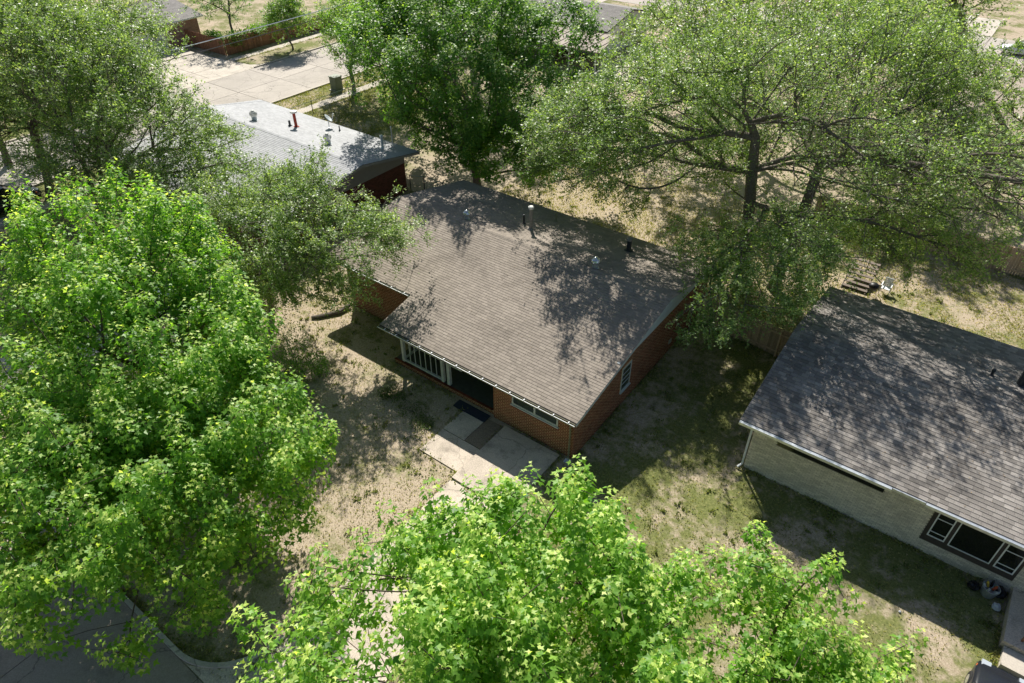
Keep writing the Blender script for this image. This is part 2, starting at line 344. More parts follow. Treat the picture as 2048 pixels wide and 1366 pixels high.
drive = slab_area('driveway', 'worn aggregate concrete drive leading to the brick house', M_conc_d, -14.25, -10.2, 2.46, 14.45, 1, 3, 0.008, 0.05, 'slab', gap=0.03)
part('slab', M_conc_d, drive, 'box', -14.25, -11.1, 14.47, 18.45, 0.0, 0.13, 0.3, label='raised concrete pad against the front wall')
part('slab', M_conc_d, drive, 'box', -16.6, -14.28, 14.9, 16.55, 0.0, 0.05, 0.7)
part('slab', M_conc_d, drive, 'box', -16.6, -15.3, 16.58, 18.25, 0.0, 0.055, 0.2)
b = MB(); b.quad([(-14.28, 2.47, 0.03), (-14.28, 5.2, 0.03), (-14.55, 4.2, 0.03), (-15.2, 3.1, 0.03), (-16.2, 2.5, 0.03), (-16.6, 2.47, 0.03)])
b.build('apron', M_conc_d, drive)
# next street and parking, far right
slab_area('back_street', 'sunlit pale concrete street beyond the right hand trees', M_street, -60, 60, 98.5, 109, 20, 2, 0.004, 0.02, gap=0.05)
tag(part('asphalt_lane', M_asph, None, 'box', -9.5, 14, 78, 98.3, 0.0, 0.03), 'grey asphalt lane behind the right hand trees', kind='structure')
tag(part('parking_pad', M_conc, None, 'box', -14, -6, 109.2, 119, 0.0, 0.04), 'pale parking pad under the parked cars', kind='structure')
b = MB()
for i in range(26):
    t = i/25*math.pi; pass
pts = [(-20.2, 21.0), (-14.9, 18.6)]
tag(part('bare_soil', mat('bare_soil_strip', (0.24, 0.19, 0.14), 0.95, nscale=18, namt=0.3), None, 'box', -15.28, -14.3, 16.6, 18.4, 0, 0.035), 'strip of bare littered soil between the entry slabs', kind='structure')

# ------------------------------------------------------------------ walls of real bricks
def bricks(b, o, u, n, length, height, holes=(), top=None, bl=0.23, bh=0.070, mo=0.025, depth=0.005):
    """o: lower left corner, u: unit along, n: outward normal, holes: (s0,s1,z0,z1); top(s): height limit"""
    o, u, n = Vector(o), Vector(u), Vector(n); c = 0; z = 0.0
    while z + bh <= height + 1e-6:
        s = -(bl+mo)/2 if c % 2 else 0.0
        while s < length - 0.03:
            s0, s1 = max(s, 0), min(s+bl, length)
            sm = (s0+s1)/2; ok = s1 - s0 > 0.04 and not (top and z + bh > top(sm))
            for h in holes:
                if s1 > h[0] and s0 < h[1] and z + bh > h[2] and z < h[3]:
                    if s0 < h[0] - 0.05: s1 = h[0]
                    elif s1 > h[1] + 0.05: s0 = h[1]
                    else: ok = False
            if ok:
                d = depth + random.uniform(-0.002, 0.002); k = len(b.v); a = random.random()
                p = o + u*s0 + Vector((0,0,z)); q = o + u*s1 + Vector((0,0,z)); w = Vector((0,0,bh))
                b.v += [tuple(x) for x in (p, q, q+w, p+w, p+n*d, q+n*d, q+w+n*d, p+w+n*d)]
                for f in ((4,5,6,7), (0,1,5,4), (1,2,6,5), (2,3,7,6), (3,0,4,7)): b.face(tuple(k+i for i in f), a)
            s += bl + mo
        z += bh + mo; c += 1

def window(parent, o, u, n, w, h, fm, gm, fr=0.07, mull=(), rails=(), proud=0.03, sill=0.0):
    """window > frame, pane; o lower left corner on the wall face"""
    o, u, n = Vector(o), Vector(u), Vector(n); Z = Vector((0,0,1)); b = MB()
    def bar(s0, s1, z0, z1, d=proud):
        p = o + u*s0 + Z*z0; a_, b_, c_ = u*(s1-s0), n*d, Z*(z1-z0)
        if a_.cross(b_).dot(c_) < 0: b.obox(p, b_, a_, c_)
        else: b.obox(p, a_, b_, c_)
    bar(0, fr, 0, h); bar(w-fr, w, 0, h); bar(fr, w-fr, h-fr, h); bar(fr, w-fr, 0, fr)
    for s in mull: bar(s-fr*0.6, s+fr*0.6, fr, h-fr, proud*0.9)
    if sill: bar(-0.05, w+0.05, -sill, 0, proud+0.06)
    f = b.build('window', fm, parent)
    b = MB()
    edges = [fr] + [x for s in mull for x in (s-fr*0.6, s+fr*0.6)] + [w-fr]
    zs = [fr] + list(rails) + [h-fr]
    for i in range(0, len(edges), 2):
        for j in range(len(zs)-1):
            bb = MB(); s0, s1 = edges[i], edges[i+1]; z0, z1 = zs[j]+0.012, zs[j+1]-0.012
            P = [o+u*s0+Z*z0+n*0.008, o+u*s1+Z*z0+n*0.008, o+u*s1+Z*z1+n*0.008, o+u*s0+Z*z1+n*0.008]
            bb.quad(P); bb.build('pane', gm, f)
    if rails:
        for i in range(0, len(edges), 2):
            for r in rails:
                b = MB(); s0, s1 = edges[i], edges[i+1]; p = o+u*s0+Z*(r-0.018)+n*0.002
                b.obox(p, u*(s1-s0), n*0.02, Z*0.036) if u.cross(n).dot(Z) > 0 else b.obox(p, n*0.02, u*(s1-s0), Z*0.036)
                b.build('rail', fm, f)
    return f

# ------------------------------------------------------------------ roofs of real shingles
def shingle_plane(lst, o, u, v, wid, length, ex, tw, skip=None, lift=0.014):
    """collect shingles (8 points, value); o lower left, u along eave, v up slope"""
    o, u, v = Vector(o), Vector(u).normalized(), Vector(v).normalized(); n = u.cross(v)
    if n.z < 0: n = -n
    rows = int(length/ex)
    for r in range(rows+1):
        t0 = r*ex; t1 = min(t0 + ex*1.04, length)
        if t1 - t0 < 0.03: continue
        s = -random.choice((0, tw/2, tw/3, tw*0.66))
        while s < wid:
            w = tw*random.uniform(0.8, 1.2); s0, s1 = max(s, 0), min(s + w - 0.007, wid); s += w
            if s1 - s0 < 0.03: continue
            if skip and skip((s0+s1)/2, t0 + ex/2): continue
            d = random.uniform(0, 0.004)
            a = [o+u*s0+v*t0+n*(lift+d), o+u*s1+v*t0+n*(lift+d), o+u*s1+v*t1+n*0.003, o+u*s0+v*t1+n*0.003, o+u*s0+v*t0-n*0.004, o+u*s1+v*t0-n*0.004]
            lst.append((a, random.random()))
CAMP = Vector((0, 0, 24))
def put_shingles(lst, m, roof, parts=300):
    def vis(item):
        c = item[0][0]; d = (CAMP - c).length
        q = cam.matrix_world.inverted() @ c
        if q.z >= -1: return 1e9
        px, py = q.x/-q.z*1365, q.y/-q.z*1365
        return d if abs(px) < 1015 and abs(py) < 675 else 1e6 + d
    lst.sort(key=vis)
    def add(b, it):
        a, val = it; k = len(b.v); b.v += [tuple(p) for p in a]
        b.face((k, k+1, k+2, k+3), val); b.face((k+4, k+5, k+1, k), val); b.face((k+4, k, k+3), val); b.face((k+5, k+2, k+1), val)
    for it in lst[:parts]:
        b = MB(); add(b, it); b.build('shingle', m, roof)
    b = MB()
    for it in lst[parts:]: add(b, it)
    b.build('shingle_courses', m, roof, kind='stuff')
def ridge_caps(m, roof, x0, x1, y, z, s, w=0.16, step=0.2):
    b = MB(); x = x0
    while x < x1 - 0.01:
        e = min(x + step*1.1, x1); a = random.random(); h0, h1 = 0.012, 0.026
        b.quad([(x, y-w, z-w*s+h1), (e, y-w, z-w*s+h0), (e, y, z+h0), (x, y, z+h1)], a)
        b.quad([(x, y, z+h1), (e, y, z+h0), (e, y+w, z-w*s+h0), (x, y+w, z-w*s+h1)], a)
        b.quad([(x, y-w, z-w*s), (x, y, z), (x, y, z+h1), (x, y-w, z-w*s+h1)], a); x += step
    b.quad([(x0, y-w, z-w*s+0.026), (x1, y-w, z-w*s+0.02), (x1, y-w, z-w*s-0.0), (x0, y-w, z-w*s-0.0)], 0.1)
    b.build('ridge_cap', m, roof, kind='stuff')

def turbine(parent, c, m, s=1.0, base_m=None):
    c = Vector(c)
    o = part('turbine_vent', base_m or m, parent, 'lathe', c, [(0.21*s, -0.06), (0.17*s, 0.0), (0.135*s, 0.03), (0.135*s, 0.20*s)], 14)
    b = MB(); H = 0.20*s; r = 0.20*s
    for k in range(18):
        t = 2*math.pi*k/18; prev = None
        for j in range(7):
            ph = -1.05 + j*(1.05+1.25)/6; rr = r*math.cos(ph); z = H + 0.13*s + 0.17*s*math.sin(ph); tt = t + 0.10*j
            p0 = c + Vector((rr*math.cos(tt), rr*math.sin(tt), z)); p1 = c + Vector((rr*1.04*math.cos(tt+0.24), rr*1.04*math.sin(tt+0.24), z))
            if prev: b.quad([prev[0], prev[1], p1, p0])
            prev = (p0, p1)
    b.build('fins', m, o)
    part('cap', m, o, 'lathe', c, [(0.10*s, H+0.275*s), (0.09*s, H+0.31*s), (0.02*s, H+0.33*s)], 12, smooth=True)
    return o
def pipe_vent(parent, c, h, r, m, cap=None, capm=None, flash=True, name='pipe_vent'):
    c = Vector(c); b = MB(); b.lathe(c, [(r, -0.05), (r, h)], 10)
    if flash: b.lathe(c, [(r*2.2, -0.07), (r*1.9, 0.03), (r*1.1, 0.08)], 12)
    o = b.build(name, m, parent)
    if cap: part('cap', capm or m, o, 'lathe', c, [(cap*0.8, h-0.03), (cap, h), (cap, h+0.11), (cap*0.55, h+0.15)], 12)
    return o

def gable_house_shell(hroot, m_under, XL, XR, YE0, YE1, ZE0, ZE1, YR, ZR, th=0.14):
    """solid roof slab (felt) under the shingles, as the part 'roof'"""
    b = MB()
    for (ya, za, yb, zb) in ((YE0, ZE0, YR, ZR), (YR, ZR, YE1, ZE1)):
        P = [(XL, ya, za), (XR, ya, za), (XR, yb, zb), (XL, yb, zb)]; Q = [(x, y, z-th) for x, y, z in P]
        b.quad(P); b.quad(Q[::-1])
        for i in range(4):
            j = (i+1) % 4; b.quad([P[i], Q[i], Q[j], P[j]])
    return b.build('roof', m_under, hroot)

# ================================================================== MAIN RED BRICK HOUSE
H = thing('brick_house', 'red brick house with a broad brown shingle roof in the middle of the picture', 'house', (-19, 25, 0))
SL = 0.20; XL, XR, XS = -29.12, -10.32, -22.35
YF, YM, YB = 18.39, 20.87, 33.30
ZF = 2.63; ZM = ZF + SL*(YM-YF); YR = (YM+YB)/2; ZR = ZF + SL*(YR-YF)
th = 0.13; b = MB()
def slab_poly(b, P, t):
    Q = [(x, y, z-t) for x, y, z in P]; b.quad(P); b.quad(Q[::-1])
    for i in range(len(P)):
        j = (i+1) % len(P); b.quad([P[i], Q[i], Q[j], P[j]])
slab_poly(b, [(XS, YF, ZF), (XR, YF, ZF), (XR, YR, ZR), (XL, YR, ZR), (XL, YM, ZM), (XS, YM, ZM)], th)
slab_poly(b, [(XL, YR, ZR-0.001), (XR, YR, ZR-0.001), (XR, YB, ZM), (XL, YB, ZM)], th)
roof = b.build('roof', M_under, H)
lst = []; v = (0, 1, SL); L = math.hypot(1, SL)
nr = round((YM-YF)*L/0.165); ext = nr*0.165/L
shingle_plane(lst, (XS-0.02, YM-ext, ZM-ext*SL+0.0), (1, 0, 0), v, XR-XS+0.04, ext*L-0.01, 0.165, 0.33)
shingle_plane(lst, (XL, YM-0.0, ZM+0.0), (1, 0, 0), v, XR-XL+0.02, (YR-YM)*L, 0.165, 0.33)
put_shingles(lst, M_sh_main, roof, 300)
lst = []; shingle_plane(lst, (XL, YB+0.03, ZM-0.006), (1, 0, 0), (0, -1, SL), XR-XL+0.02, (YB-YR)*L, 0.165, 0.33)
put_shingles(lst, M_sh_main, roof, 0)
ridge_caps(M_sh_main, roof, XL, XR, YR, ZR, SL)
# fascias
part('fascia', M_olive, H, 'box', XS, XR-0.02, YF-0.028, YF-0.004, ZF-0.17, ZF-0.012)
part('fascia', M_offwhite, H, 'box', XL, XS-0.03, YM-0.028, YM-0.004, ZM-0.2, ZM-0.02)
part('fascia', M_offwhite, H, 'box', XL, XR, YB+0.004, YB+0.028, ZM-0.2, ZM-0.02)
b = MB()
for (ya, za, yb, zb) in ((YF, ZF, YR, ZR), (YR, ZR, YB, ZM)):
    b.obox((XR+0.003, ya, za-0.17), (0.022, 0, 0), (0, yb-ya, zb-za), (0, 0, 0.15))
b.build('rake_board', M_offwhite, H)
b = MB()
for (ya, za, yb, zb) in ((YM, ZM, YR, ZR), (YR, ZR, YB, ZM)):
    b.obox((XL-0.025, ya, za-0.17), (0.022, 0, 0), (0, yb-ya, zb-za), (0, 0, 0.15))
b.build('rake_board', M_offwhite, H)
# gutters with bright front lip and hangers
def gutter(parent, x0, x1, y, z, nb, m_in=M_olive, lipm=M_white, w=0.11):
    b = MB(); b.box(x0, x1, y-w, y-0.03, z-0.12, z-0.11); b.box(x0, x1, y-w-0.006, y-w, z-0.12, z-0.02)
    b.box(x0, x0+0.008, y-w, y-0.03, z-0.11, z-0.02); b.box(x1-0.008, x1, y-w, y-0.03, z-0.11, z-0.02)
    g = b.build('gutter', m_in, parent)
    part('lip', lipm, g, 'box', x0-0.01, x1+0.01, y-w-0.03, y-w-0.007, z-0.045, z-0.012)
    for k in range(nb):
        x = x0 + (x1-x0)*(k+0.6)/nb
        part('hanger', lipm, g, 'box', x-0.02, x+0.02, y-w-0.012, y-0.02, z-0.011, z+0.018)
    return g
gutter(H, XS, XR, YF, ZF, 15)
gutter(H, XL, XS-0.06, YM, ZM, 7)
# walls
WL, WR, YW, YWF, YWB = -27.8, -10.56, 21.15, 18.69, 32.9      # left, right, recessed front, front, back
def gtop(y): return ZF + SL*(y-YF) - 0.14 if y < YR else ZM + SL*(YB-y) - 0.14
ZG = 3.40
front_holes = []
b = MB()
XP = -15.13                                                     # left end of the projecting front room
b.box(XP, WR, YWF+0.0, YWF+0.2, 0, 2.5); b.box(WR-0.2, WR, YWF+0.2, YWB-0.2, 0, 2.62)
b.box(XP, XP+0.2, YWF+0.2, YW+0.2, 0, 2.6); b.box(WL, XP, YW, YW+0.2, 0, 2.9)
b.box(WL, WL+0.2, YW+0.2, YWB-0.2, 0, 2.9); b.box(WL, WR, YWB-0.2, YWB, 0, 2.9)
# side wall upper part follows the rake up to the level of the gable siding
for i in range(40):
    y0 = YWF+0.2 + (YWB-0.4-YWF-0.0)*i/40; y1 = YWF+0.2 + (YWB-0.4-YWF-0.0)*(i+1)/40
    zt = min(gtop(y0), gtop(y1), ZG); b.box(WR-0.2, WR, y0, y1, 2.62, max(zt, 2.63)); b.box(WL, WL+0.2, max(y0, YW), max(y1, YW+0.01), 2.9, max(min(zt, ZG), 2.91))
b.build('wall', M_mortar, H)
b = MB()
bricks(b, (XP, YWF, 0.0), (1,0,0), (0,-1,0), WR-XP, 2.5, holes=((1.12, 3.72, 1.55, 2.5),))
bricks(b, (WR, YWF, 0.0), (0,1,0), (1,0,0), YWB-YWF, 3.4, holes=((4.2, 5.2, 0.93, 2.5), (9.6, 9.95, 0.55, 0.85)), top=lambda s: min(gtop(YWF+s), ZG))
bricks(b, (XP, YW-0.0, 0.0), (0,-1,0), (-1,0,0), YW-YWF, 2.5)
bricks(b, (WL, YW, 0.0), (1,0,0), (0,-1,0), XP-WL, 2.9, holes=((9.9, 10.85, 0.3, 2.35),))
bricks(b, (WL, YWB, 0.0), (0,-1,0), (-1,0,0), YWB-YW, 3.4, top=lambda s: min(gtop(YWB-s), ZG))
b.build('brickwork', M_brick, H, kind='stuff')
# brick soldier sill under the front windows
for k in range(27):
    x = -14.05 + k*0.1
    part('sill_brick', M_brick, H, 'box', x, x+0.09, YWF-0.04, YWF-0.0125, 1.40, 1.545, random.random())
window(H, (-14.0, YWF-0.002, 1.58), (1,0,0), (0,-1,0), 2.6, 0.9, M_offwhite, M_glass, fr=0.085, mull=(1.30,), sill=0.05)
window(H, (WR+0.002, 22.93, 0.98), (0,1,0), (1,0,0), 0.92, 1.5, M_offwhite, M_glass, fr=0.06, rails=(0.45, 0.75, 1.08), sill=0.04)
o = part('door', M_white, H, 'box', WL+9.95, WL+10.8, YW-0.03, YW-0.002, 0.32, 2.33); part('handle', M_galv, o, 'box', WL+10.05, WL+10.09, YW-0.06, YW-0.032, 1.25, 1.35)
b = MB(); b.box(WR+0.002, WR+0.05, 28.33, 28.62, 0.56, 0.82)
for k in range(4): b.box(WR+0.052, WR+0.065, 28.35, 28.60, 0.59+k*0.055, 0.62+k*0.055)
b.build('wall_vent', M_galv, H)
# gable siding boards (right and left gable)
def gable_boards(parent, x, sgn, m, ya, yb, z0, topf, bh=0.24):
    z = z0
    while z < 5:
        ys = [y for y in np.linspace(ya, yb, 240) if topf(y) > z + 0.02]
        if not ys: break
        y0, y1 = ys[0], ys[-1]; zt = z + bh; yt = [y for y in np.linspace(ya, yb, 240) if topf(y) > zt]
        if yt: P = [(x, y0, z), (x, y1, z), (x, yt[-1], zt), (x, yt[0], zt)]
        else: P = [(x, y0, z), (x, y1, z), (x, (y0+y1)/2, max(topf((y0+y1)/2), z+0.03))]
        out = [(p[0] + sgn*(0.030 if i < 2 else 0.012), p[1], p[2]) for i, p in enumerate(P)]
        inn = [(p[0] - sgn*0.05, p[1], p[2]) for p in P]
        b = MB(); b.quad(out, random.random()); b.quad([inn[0], inn[1], out[1], out[0]], 0.2); b.quad(inn[::-1], 0.2)
        b.build('siding_board', m, parent); z = zt
gable_boards(H, XR-0.035, 1, M_siding, YWF, YWB, 3.43, lambda y: gtop(y)+0.10, 0.2)
part('gable_soffit', M_offwhite, H, 'box', WR+0.014, XR-0.09, 22.2, 31.6, 3.40, 3.425)
gable_boards(H, WL-0.012, -1, M_siding, YW, YWB, ZG+0.003, lambda y: gtop(y)+0.02)
part('downspout', M_olive, H, 'tube', [(-10.72, YWF-0.16, ZF-0.12), (-10.72, YWF-0.07, ZF-0.3), (-10.72, YWF-0.06, 0.15), (-10.72, YWF-0.2, 0.06)], 0.048, 6)
b = MB(); b.tube([(-10.62, YWF-0.25, 0.25), (-10.62, YWF-0.25, 0.02)], 0.03, 6)
for k in range(5): b.beam((-10.75+k*0.06, YWF-0.42, 0.04), (-10.70+k*0.06, YWF-0.25, 0.16), 0.02, 0.02)
tag(b.build('wall_tap', M_bright), 'small bright metal tap and coupling at the foot of the brown downspout', 'tap')
# roof vents
turbine(H, (-23.95, 27.55, ZR-0.09), M_bright, 1.1, M_galv)
turbine(H, (-14.95, 27.4, ZR-0.06), M_bright, 1.25, M_galv)
pipe_vent(H, (-20.5, 29.3, ZR-0.43), 1.35, 0.10, M_cap2, 0.17, M_cap)
pipe_vent(H, (-21.3, 29.7, ZR-0.51), 0.6, 0.06, M_dark)
pipe_vent(H, (-20.3, 31.7, ZR-0.91), 0.55, 0.045, M_olive)
pipe_vent(H, (-14.9, 31.1, ZR-0.79), 0.7, 0.14, M_dark, 0.19, M_cap2)
# porch
b = MB(); b.box(-22.0, XP-0.01, YWF+0.22, YW-0.01, 0, 0.27); b.build('porch_floor', M_porch, H)
b = MB(); b.box(-22.0, XP-0.01, YWF+0.14, YWF+0.21, 0, 0.235); b.build('porch_kerb', M_mortar, H)
b = MB(); bricks(b, (-22.0, YWF+0.14, 0), (1,0,0), (0,-1,0), XP+22.0-0.02, 0.24)
x = -22.0
while x < XP-0.2: b.box(x, x+0.09, YWF+0.10, YWF+0.22, 0.238, 0.295, random.random()); x += 0.1
b.build('porch_brickwork', M_brick, H, kind='stuff')
SC = thing('porch_screen', 'white wooden railing screen with thin upright bars on the front porch', 'railing', (-20, 18.97, 0.28))
yp = YWF+0.30
part('post', M_offwhite, SC, 'box', -21.50, -21.34, yp-0.08, yp+0.08, 0.3, 2.45)
part('post', M_offwhite, SC, 'box', -18.72, -18.56, yp-0.08, yp+0.08, 0.3, 2.45)
part('post', M_offwhite, SC, 'box', -18.32, -18.14, yp-0.08, yp+0.08, 0.3, 2.45)
part('bottom_rail', M_offwhite, SC, 'box', -21.335, -18.725, yp-0.05, yp+0.05, 0.33, 0.43)
part('top_rail', M_offwhite, SC, 'box', -21.335, -18.725, yp-0.05, yp+0.05, 1.68, 1.84)
part('top_rail', M_offwhite, SC, 'box', -18.13, -17.3, yp-0.06, yp+0.06, 1.66, 1.84)
for k in range(6):
    x = -21.335 + 2.61*(k+1)/7; part('baluster', M_offwhite, SC, 'box', x-0.017, x+0.017, yp-0.017, yp+0.017, 0.435, 1.675)
part('side_rail', M_offwhite, SC, 'beam', (-21.42, yp+0.09, 0.45), (-21.42, YW-0.03, 0.45), 0.08, 0.1)
part('side_rail', M_offwhite, SC, 'beam', (-21.42, yp+0.09, 1.5), (-21.42, YW-0.03, 1.5), 0.08, 0.1)
for k in range(3):
    y = yp + 0.5 + k*0.5; part('side_baluster', M_offwhite, SC, 'beam', (-21.42, y, 0.505), (-21.42, y, 1.445), 0.045, 0.045)
L1 = part('eave_lamp', M_white, H, 'box', -21.25, -20.85, YWF-0.02, YWF+0.15, 2.2, 2.38)
part('lamp_head', M_white, L1, 'lathe', (-21.35, YWF+0.02, 2.2), [(0.05, 0), (0.1, 0.06), (0.1, 0.16), (0.04, 0.2)], 10)
b = MB(); b.obox((-17.25, 18.05, 0.06), (2.0, 0.0, 0), (0, 0.55, 0), (0, 0, 0.02)); 
tag(b.build('doormat', M_mat), 'dark navy runner mat lying in front of the porch step', 'mat')

# ================================================================== TAN BRICK HOUSE (right)
T = thing('tan_brick_house', 'tan brick house with tree shadows across its grey roof at the right edge', 'house', (4, 29, 0))
SL2 = 0.18; tXL, tXR, tYF, tYB = -4.6, 16.5, 22.55, 35.1; tZ = 3.03; tYR = 28.82; tZR = tZ + SL2*(tYR-tYF); L2 = math.hypot(1, SL2)
b = MB(); slab_poly(b, [(tXL, tYF, tZ), (tXR, tYF, tZ), (tXR, tYR, tZR), (tXL, tYR, tZR)], 0.13)
slab_poly(b, [(tXL, tYR, tZR-0.001), (tXR, tYR, tZR-0.001), (tXR, tYB, tZ), (tXL, tYB, tZ)], 0.13)
troof = b.build('roof', M_under, T)
lst = []; shingle_plane(lst, (tXL-0.02, tYF-0.03, tZ-0.006), (1,0,0), (0,1,SL2), tXR-tXL+0.02, (tYR-tYF)*L2, 0.20, 0.34, lift=0.017)
put_shingles(lst, M_sh_tan, troof, 300)
lst = []; shingle_plane(lst, (tXL-0.02, tYB+0.03, tZ-0.006), (1,0,0), (0,-1,SL2), tXR-tXL+0.02, (tYB-tYR)*L2, 0.20, 0.34, lift=0.017)
put_shingles(lst, M_sh_tan, troof, 0)
ridge_caps(M_sh_tan, troof, tXL, tXR, tYR, tZR+0.01, SL2, w=0.22)
def ttop(y): return tZ + SL2*(y-tYF) - 0.14 if y < tYR else tZ + SL2*(tYB-y) - 0.14
b = MB()
for (ya, za, yb, zb) in ((tYF, tZ, tYR, tZR), (tYR, tZR, tYB, tZ)): b.obox((tXL-0.028, ya, za-0.17), (0.022, 0, 0), (0, yb-ya, zb-za), (0, 0, 0.15))
b.build('rake_board', M_offwhite, T)
tW, tY = -4.0, 22.95
b = MB(); b.box(tW, 15.9, tY, tY+0.2, 0, 2.92); b.box(tW, tW+0.2, tY+0.2, 34.6, 0, 2.9); b.box(tW, 15.9, 34.6, 34.8, 0, 2.9)
for i in range(30):
    y0 = tY+0.2 + (34.6-tY-0.2)*i/30; y1 = tY+0.2 + (34.6-tY-0.2)*(i+1)/30; b.box(tW, tW+0.2, y0, y1, 2.901, min(ttop(y0), ttop(y1)))
b.build('wall', M_mortar_t, T)
b = MB()
bricks(b, (tW, tY, 0), (1,0,0), (0,-1,0), 19.9, 2.85, holes=((1.04, 5.38, 2.10, 2.85), (7.2, 10.48, 0.66, 2.85)), bl=0.24, bh=0.068, mo=0.012)
bricks(b, (tW, 34.8, 0), (0,-1,0), (-1,0,0), 34.8-tY, 4.2, top=lambda s: ttop(34.8-s), bl=0.24, bh=0.068, mo=0.012)
b.build('brickwork', M_brick_t, T, kind='stuff')
part('high_window', M_glass_d, T, 'box', tW+1.05, tW+5.37, tY-0.006, tY-0.001, 2.11, 2.85)
# three-light window in a dark surround
M_sur = mat('dark_brown_surround', (0.06, 0.05, 0.045), 0.8, nscale=8, namt=0.2)
part('window_surround', M_sur, T, 'box', tW+7.21, tW+10.47, tY-0.012, tY-0.001, 0.67, 2.84)
window(T, (3.36, tY-0.013, 1.03), (1,0,0), (0,-1,0), 0.62, 1.6, M_white, M_glass_d, fr=0.045, rails=(0.28, 1.05))
window(T, (4.12, tY-0.013, 0.98), (1,0,0), (0,-1,0), 1.45, 1.65, M_white, M_glass_d, fr=0.04)
window(T, (5.70, tY-0.013, 0.98), (1,0,0), (0,-1,0), 0.66, 1.65, M_white, M_glass_d, fr=0.045, rails=(0.28, 1.05))
# gutter: bright trough in three lengths, slim lip elsewhere
b = MB(); b.box(tXL, tXR, tYF-0.035, tYF-0.031, tZ-0.14, tZ-0.02); b.build('fascia', M_white, T)
for (xa, xb, w) in ((tXL, 1.55, 0.17), (1.57, 2.75, 0.08), (2.77, 16.4, 0.15)):
    b = MB(); y0 = tYF-0.037
    b.box(xa, xb, y0-w, y0, tZ-0.13, tZ-0.12); b.box(xa, xb, y0-w-0.012, y0-w, tZ-0.13, tZ+0.0); b.box(xa, xb, y0-w+0.002, y0-0.002, tZ-0.03, tZ-0.018)
    b.build('gutter', M_galv, T)
part('downspout', M_white, T, 'tube', [(-4.3, 22.4, 2.9), (-4.1, tY-0.1, 2.65), (-4.08, tY-0.09, 0.25), (-4.2, tY-0.25, 0.1)], 0.05, 6)
b = MB()
pts_ = []
pipe_vent(T, (3.45, 30.9, tZR-0.37), 0.26, 0.06, M_dark, 0.08, M_dark)
o = pipe_vent(T, (4.55, 30.95, tZR-0.38), 0.85, 0.15, M_dark, 0.18, M_galv, name='flue')
MA = pipe_vent(T, (4.75, 31.9, tZR-0.55), 1.65, 0.04, M_dark, flash=True, name='service_mast')
# stoop, steps, trash
ST = thing('entry_stoop', 'raised concrete stoop with a step beside the tan house', 'stoop', (8, 21.3, 0))
part('landing', M_conc_d, ST, 'box', 6.62, 11.5, 20.3, tY-0.02, 0, 0.42)
part('step', M_conc, ST, 'box', 6.72, 11.3, 19.45, 20.28, 0, 0.22)
part('handrail', M_wood2, ST, 'beam', (7.15, 20.6, 0.9), (7.35, 22.1, 1.05), 0.08, 0.08)
part('handrail_post', M_wood2, ST, 'beam', (7.15, 20.66, 0.43), (7.15, 20.66, 0.86), 0.07, 0.07)
part('handrail_post', M_wood2, ST, 'beam', (7.33, 22.0, 0.43), (7.33, 22.0, 1.0), 0.07, 0.07)
def blob(b, c, r, seed, n=10, m=7, sq=0.8):
    rr = random.Random(seed); base = len(b.v); c = Vector(c)
    for i in range(m+1):
        ph = -math.pi/2 + math.pi*i/m
        for k in range(n):
            t = 2*math.pi*k/n; q = 1 + rr.uniform(-0.16, 0.16); b.v.append((c.x + r*q*math.cos(ph)*math.cos(t), c.y + r*q*math.cos(ph)*math.sin(t), c.z + r*sq*q*math.sin(ph)))
    for i in range(m):
        for k in range(n): k2 = (k+1) % n; b.face((base+i*n+k, base+i*n+k2, base+(i+1)*n+k2, base+(i+1)*n+k))
def bagthing(c, r, m, label, seed, name='trash_bag'):
    b = MB(); blob(b, (c[0], c[1], c[2]+r*0.7), r, seed); b.tube([(c[0], c[1], c[2]+r*1.3), (c[0]+0.03, c[1], c[2]+r*1.7)], [0.04, 0.07], 6)
    tag(b.build(name, m), label, 'trash bag')
bagthing((5.45, 22.35, 0), 0.2, M_bagk, 'small black trash bag against the tan wall, left of the litter bin', 3)
bagthing((6.3, 21.9, 0), 0.16, M_bagw, 'pale grey plastic bag on the grass next to the stoop', 4)
bagthing((6.25, 22.6, 0), 0.26, M_bagk, 'large black trash bag in the corner of wall and stoop', 5)
BN = thing('litter_bin', 'open tub overflowing with bottles and packaging beside the stoop', 'bin', (5.95, 22.4, 0))
b = MB(); b.lathe((5.95, 22.4, 0), [(0.24, 0), (0.29, 0.4), (0.31, 0.4), (0.31, 0.44), (0.27, 0.44), (0.25, 0.3), (0.01, 0.29)], 16); b.build('tub', M_galv, BN)
for k, (mm, dx, dy) in enumerate(((M_yellow, -0.1, 0.05), (M_redp, 0.08, 0.02), (M_lens, 0.12, -0.12), (M_lens, -0.05, -0.14), (M_bagk, 0.0, 0.14), (M_lens, -0.16, -0.05))):
    part('bottle', mm, BN, 'tube', [(5.95+dx, 22.4+dy, 0.32), (5.95+dx*1.6, 22.4+dy*1.6, 0.5), (5.95+dx*1.8, 22.4+dy*1.8, 0.58)], [0.05, 0.05, 0.02], 7)
b = MB(); blob(b, (3.45, 19.6, 0.04), 0.05, 9)
tag(b.build('paper_scrap', M_bagw), 'tiny pale scrap of litter on the shaded lawn before the tan house', 'litter')

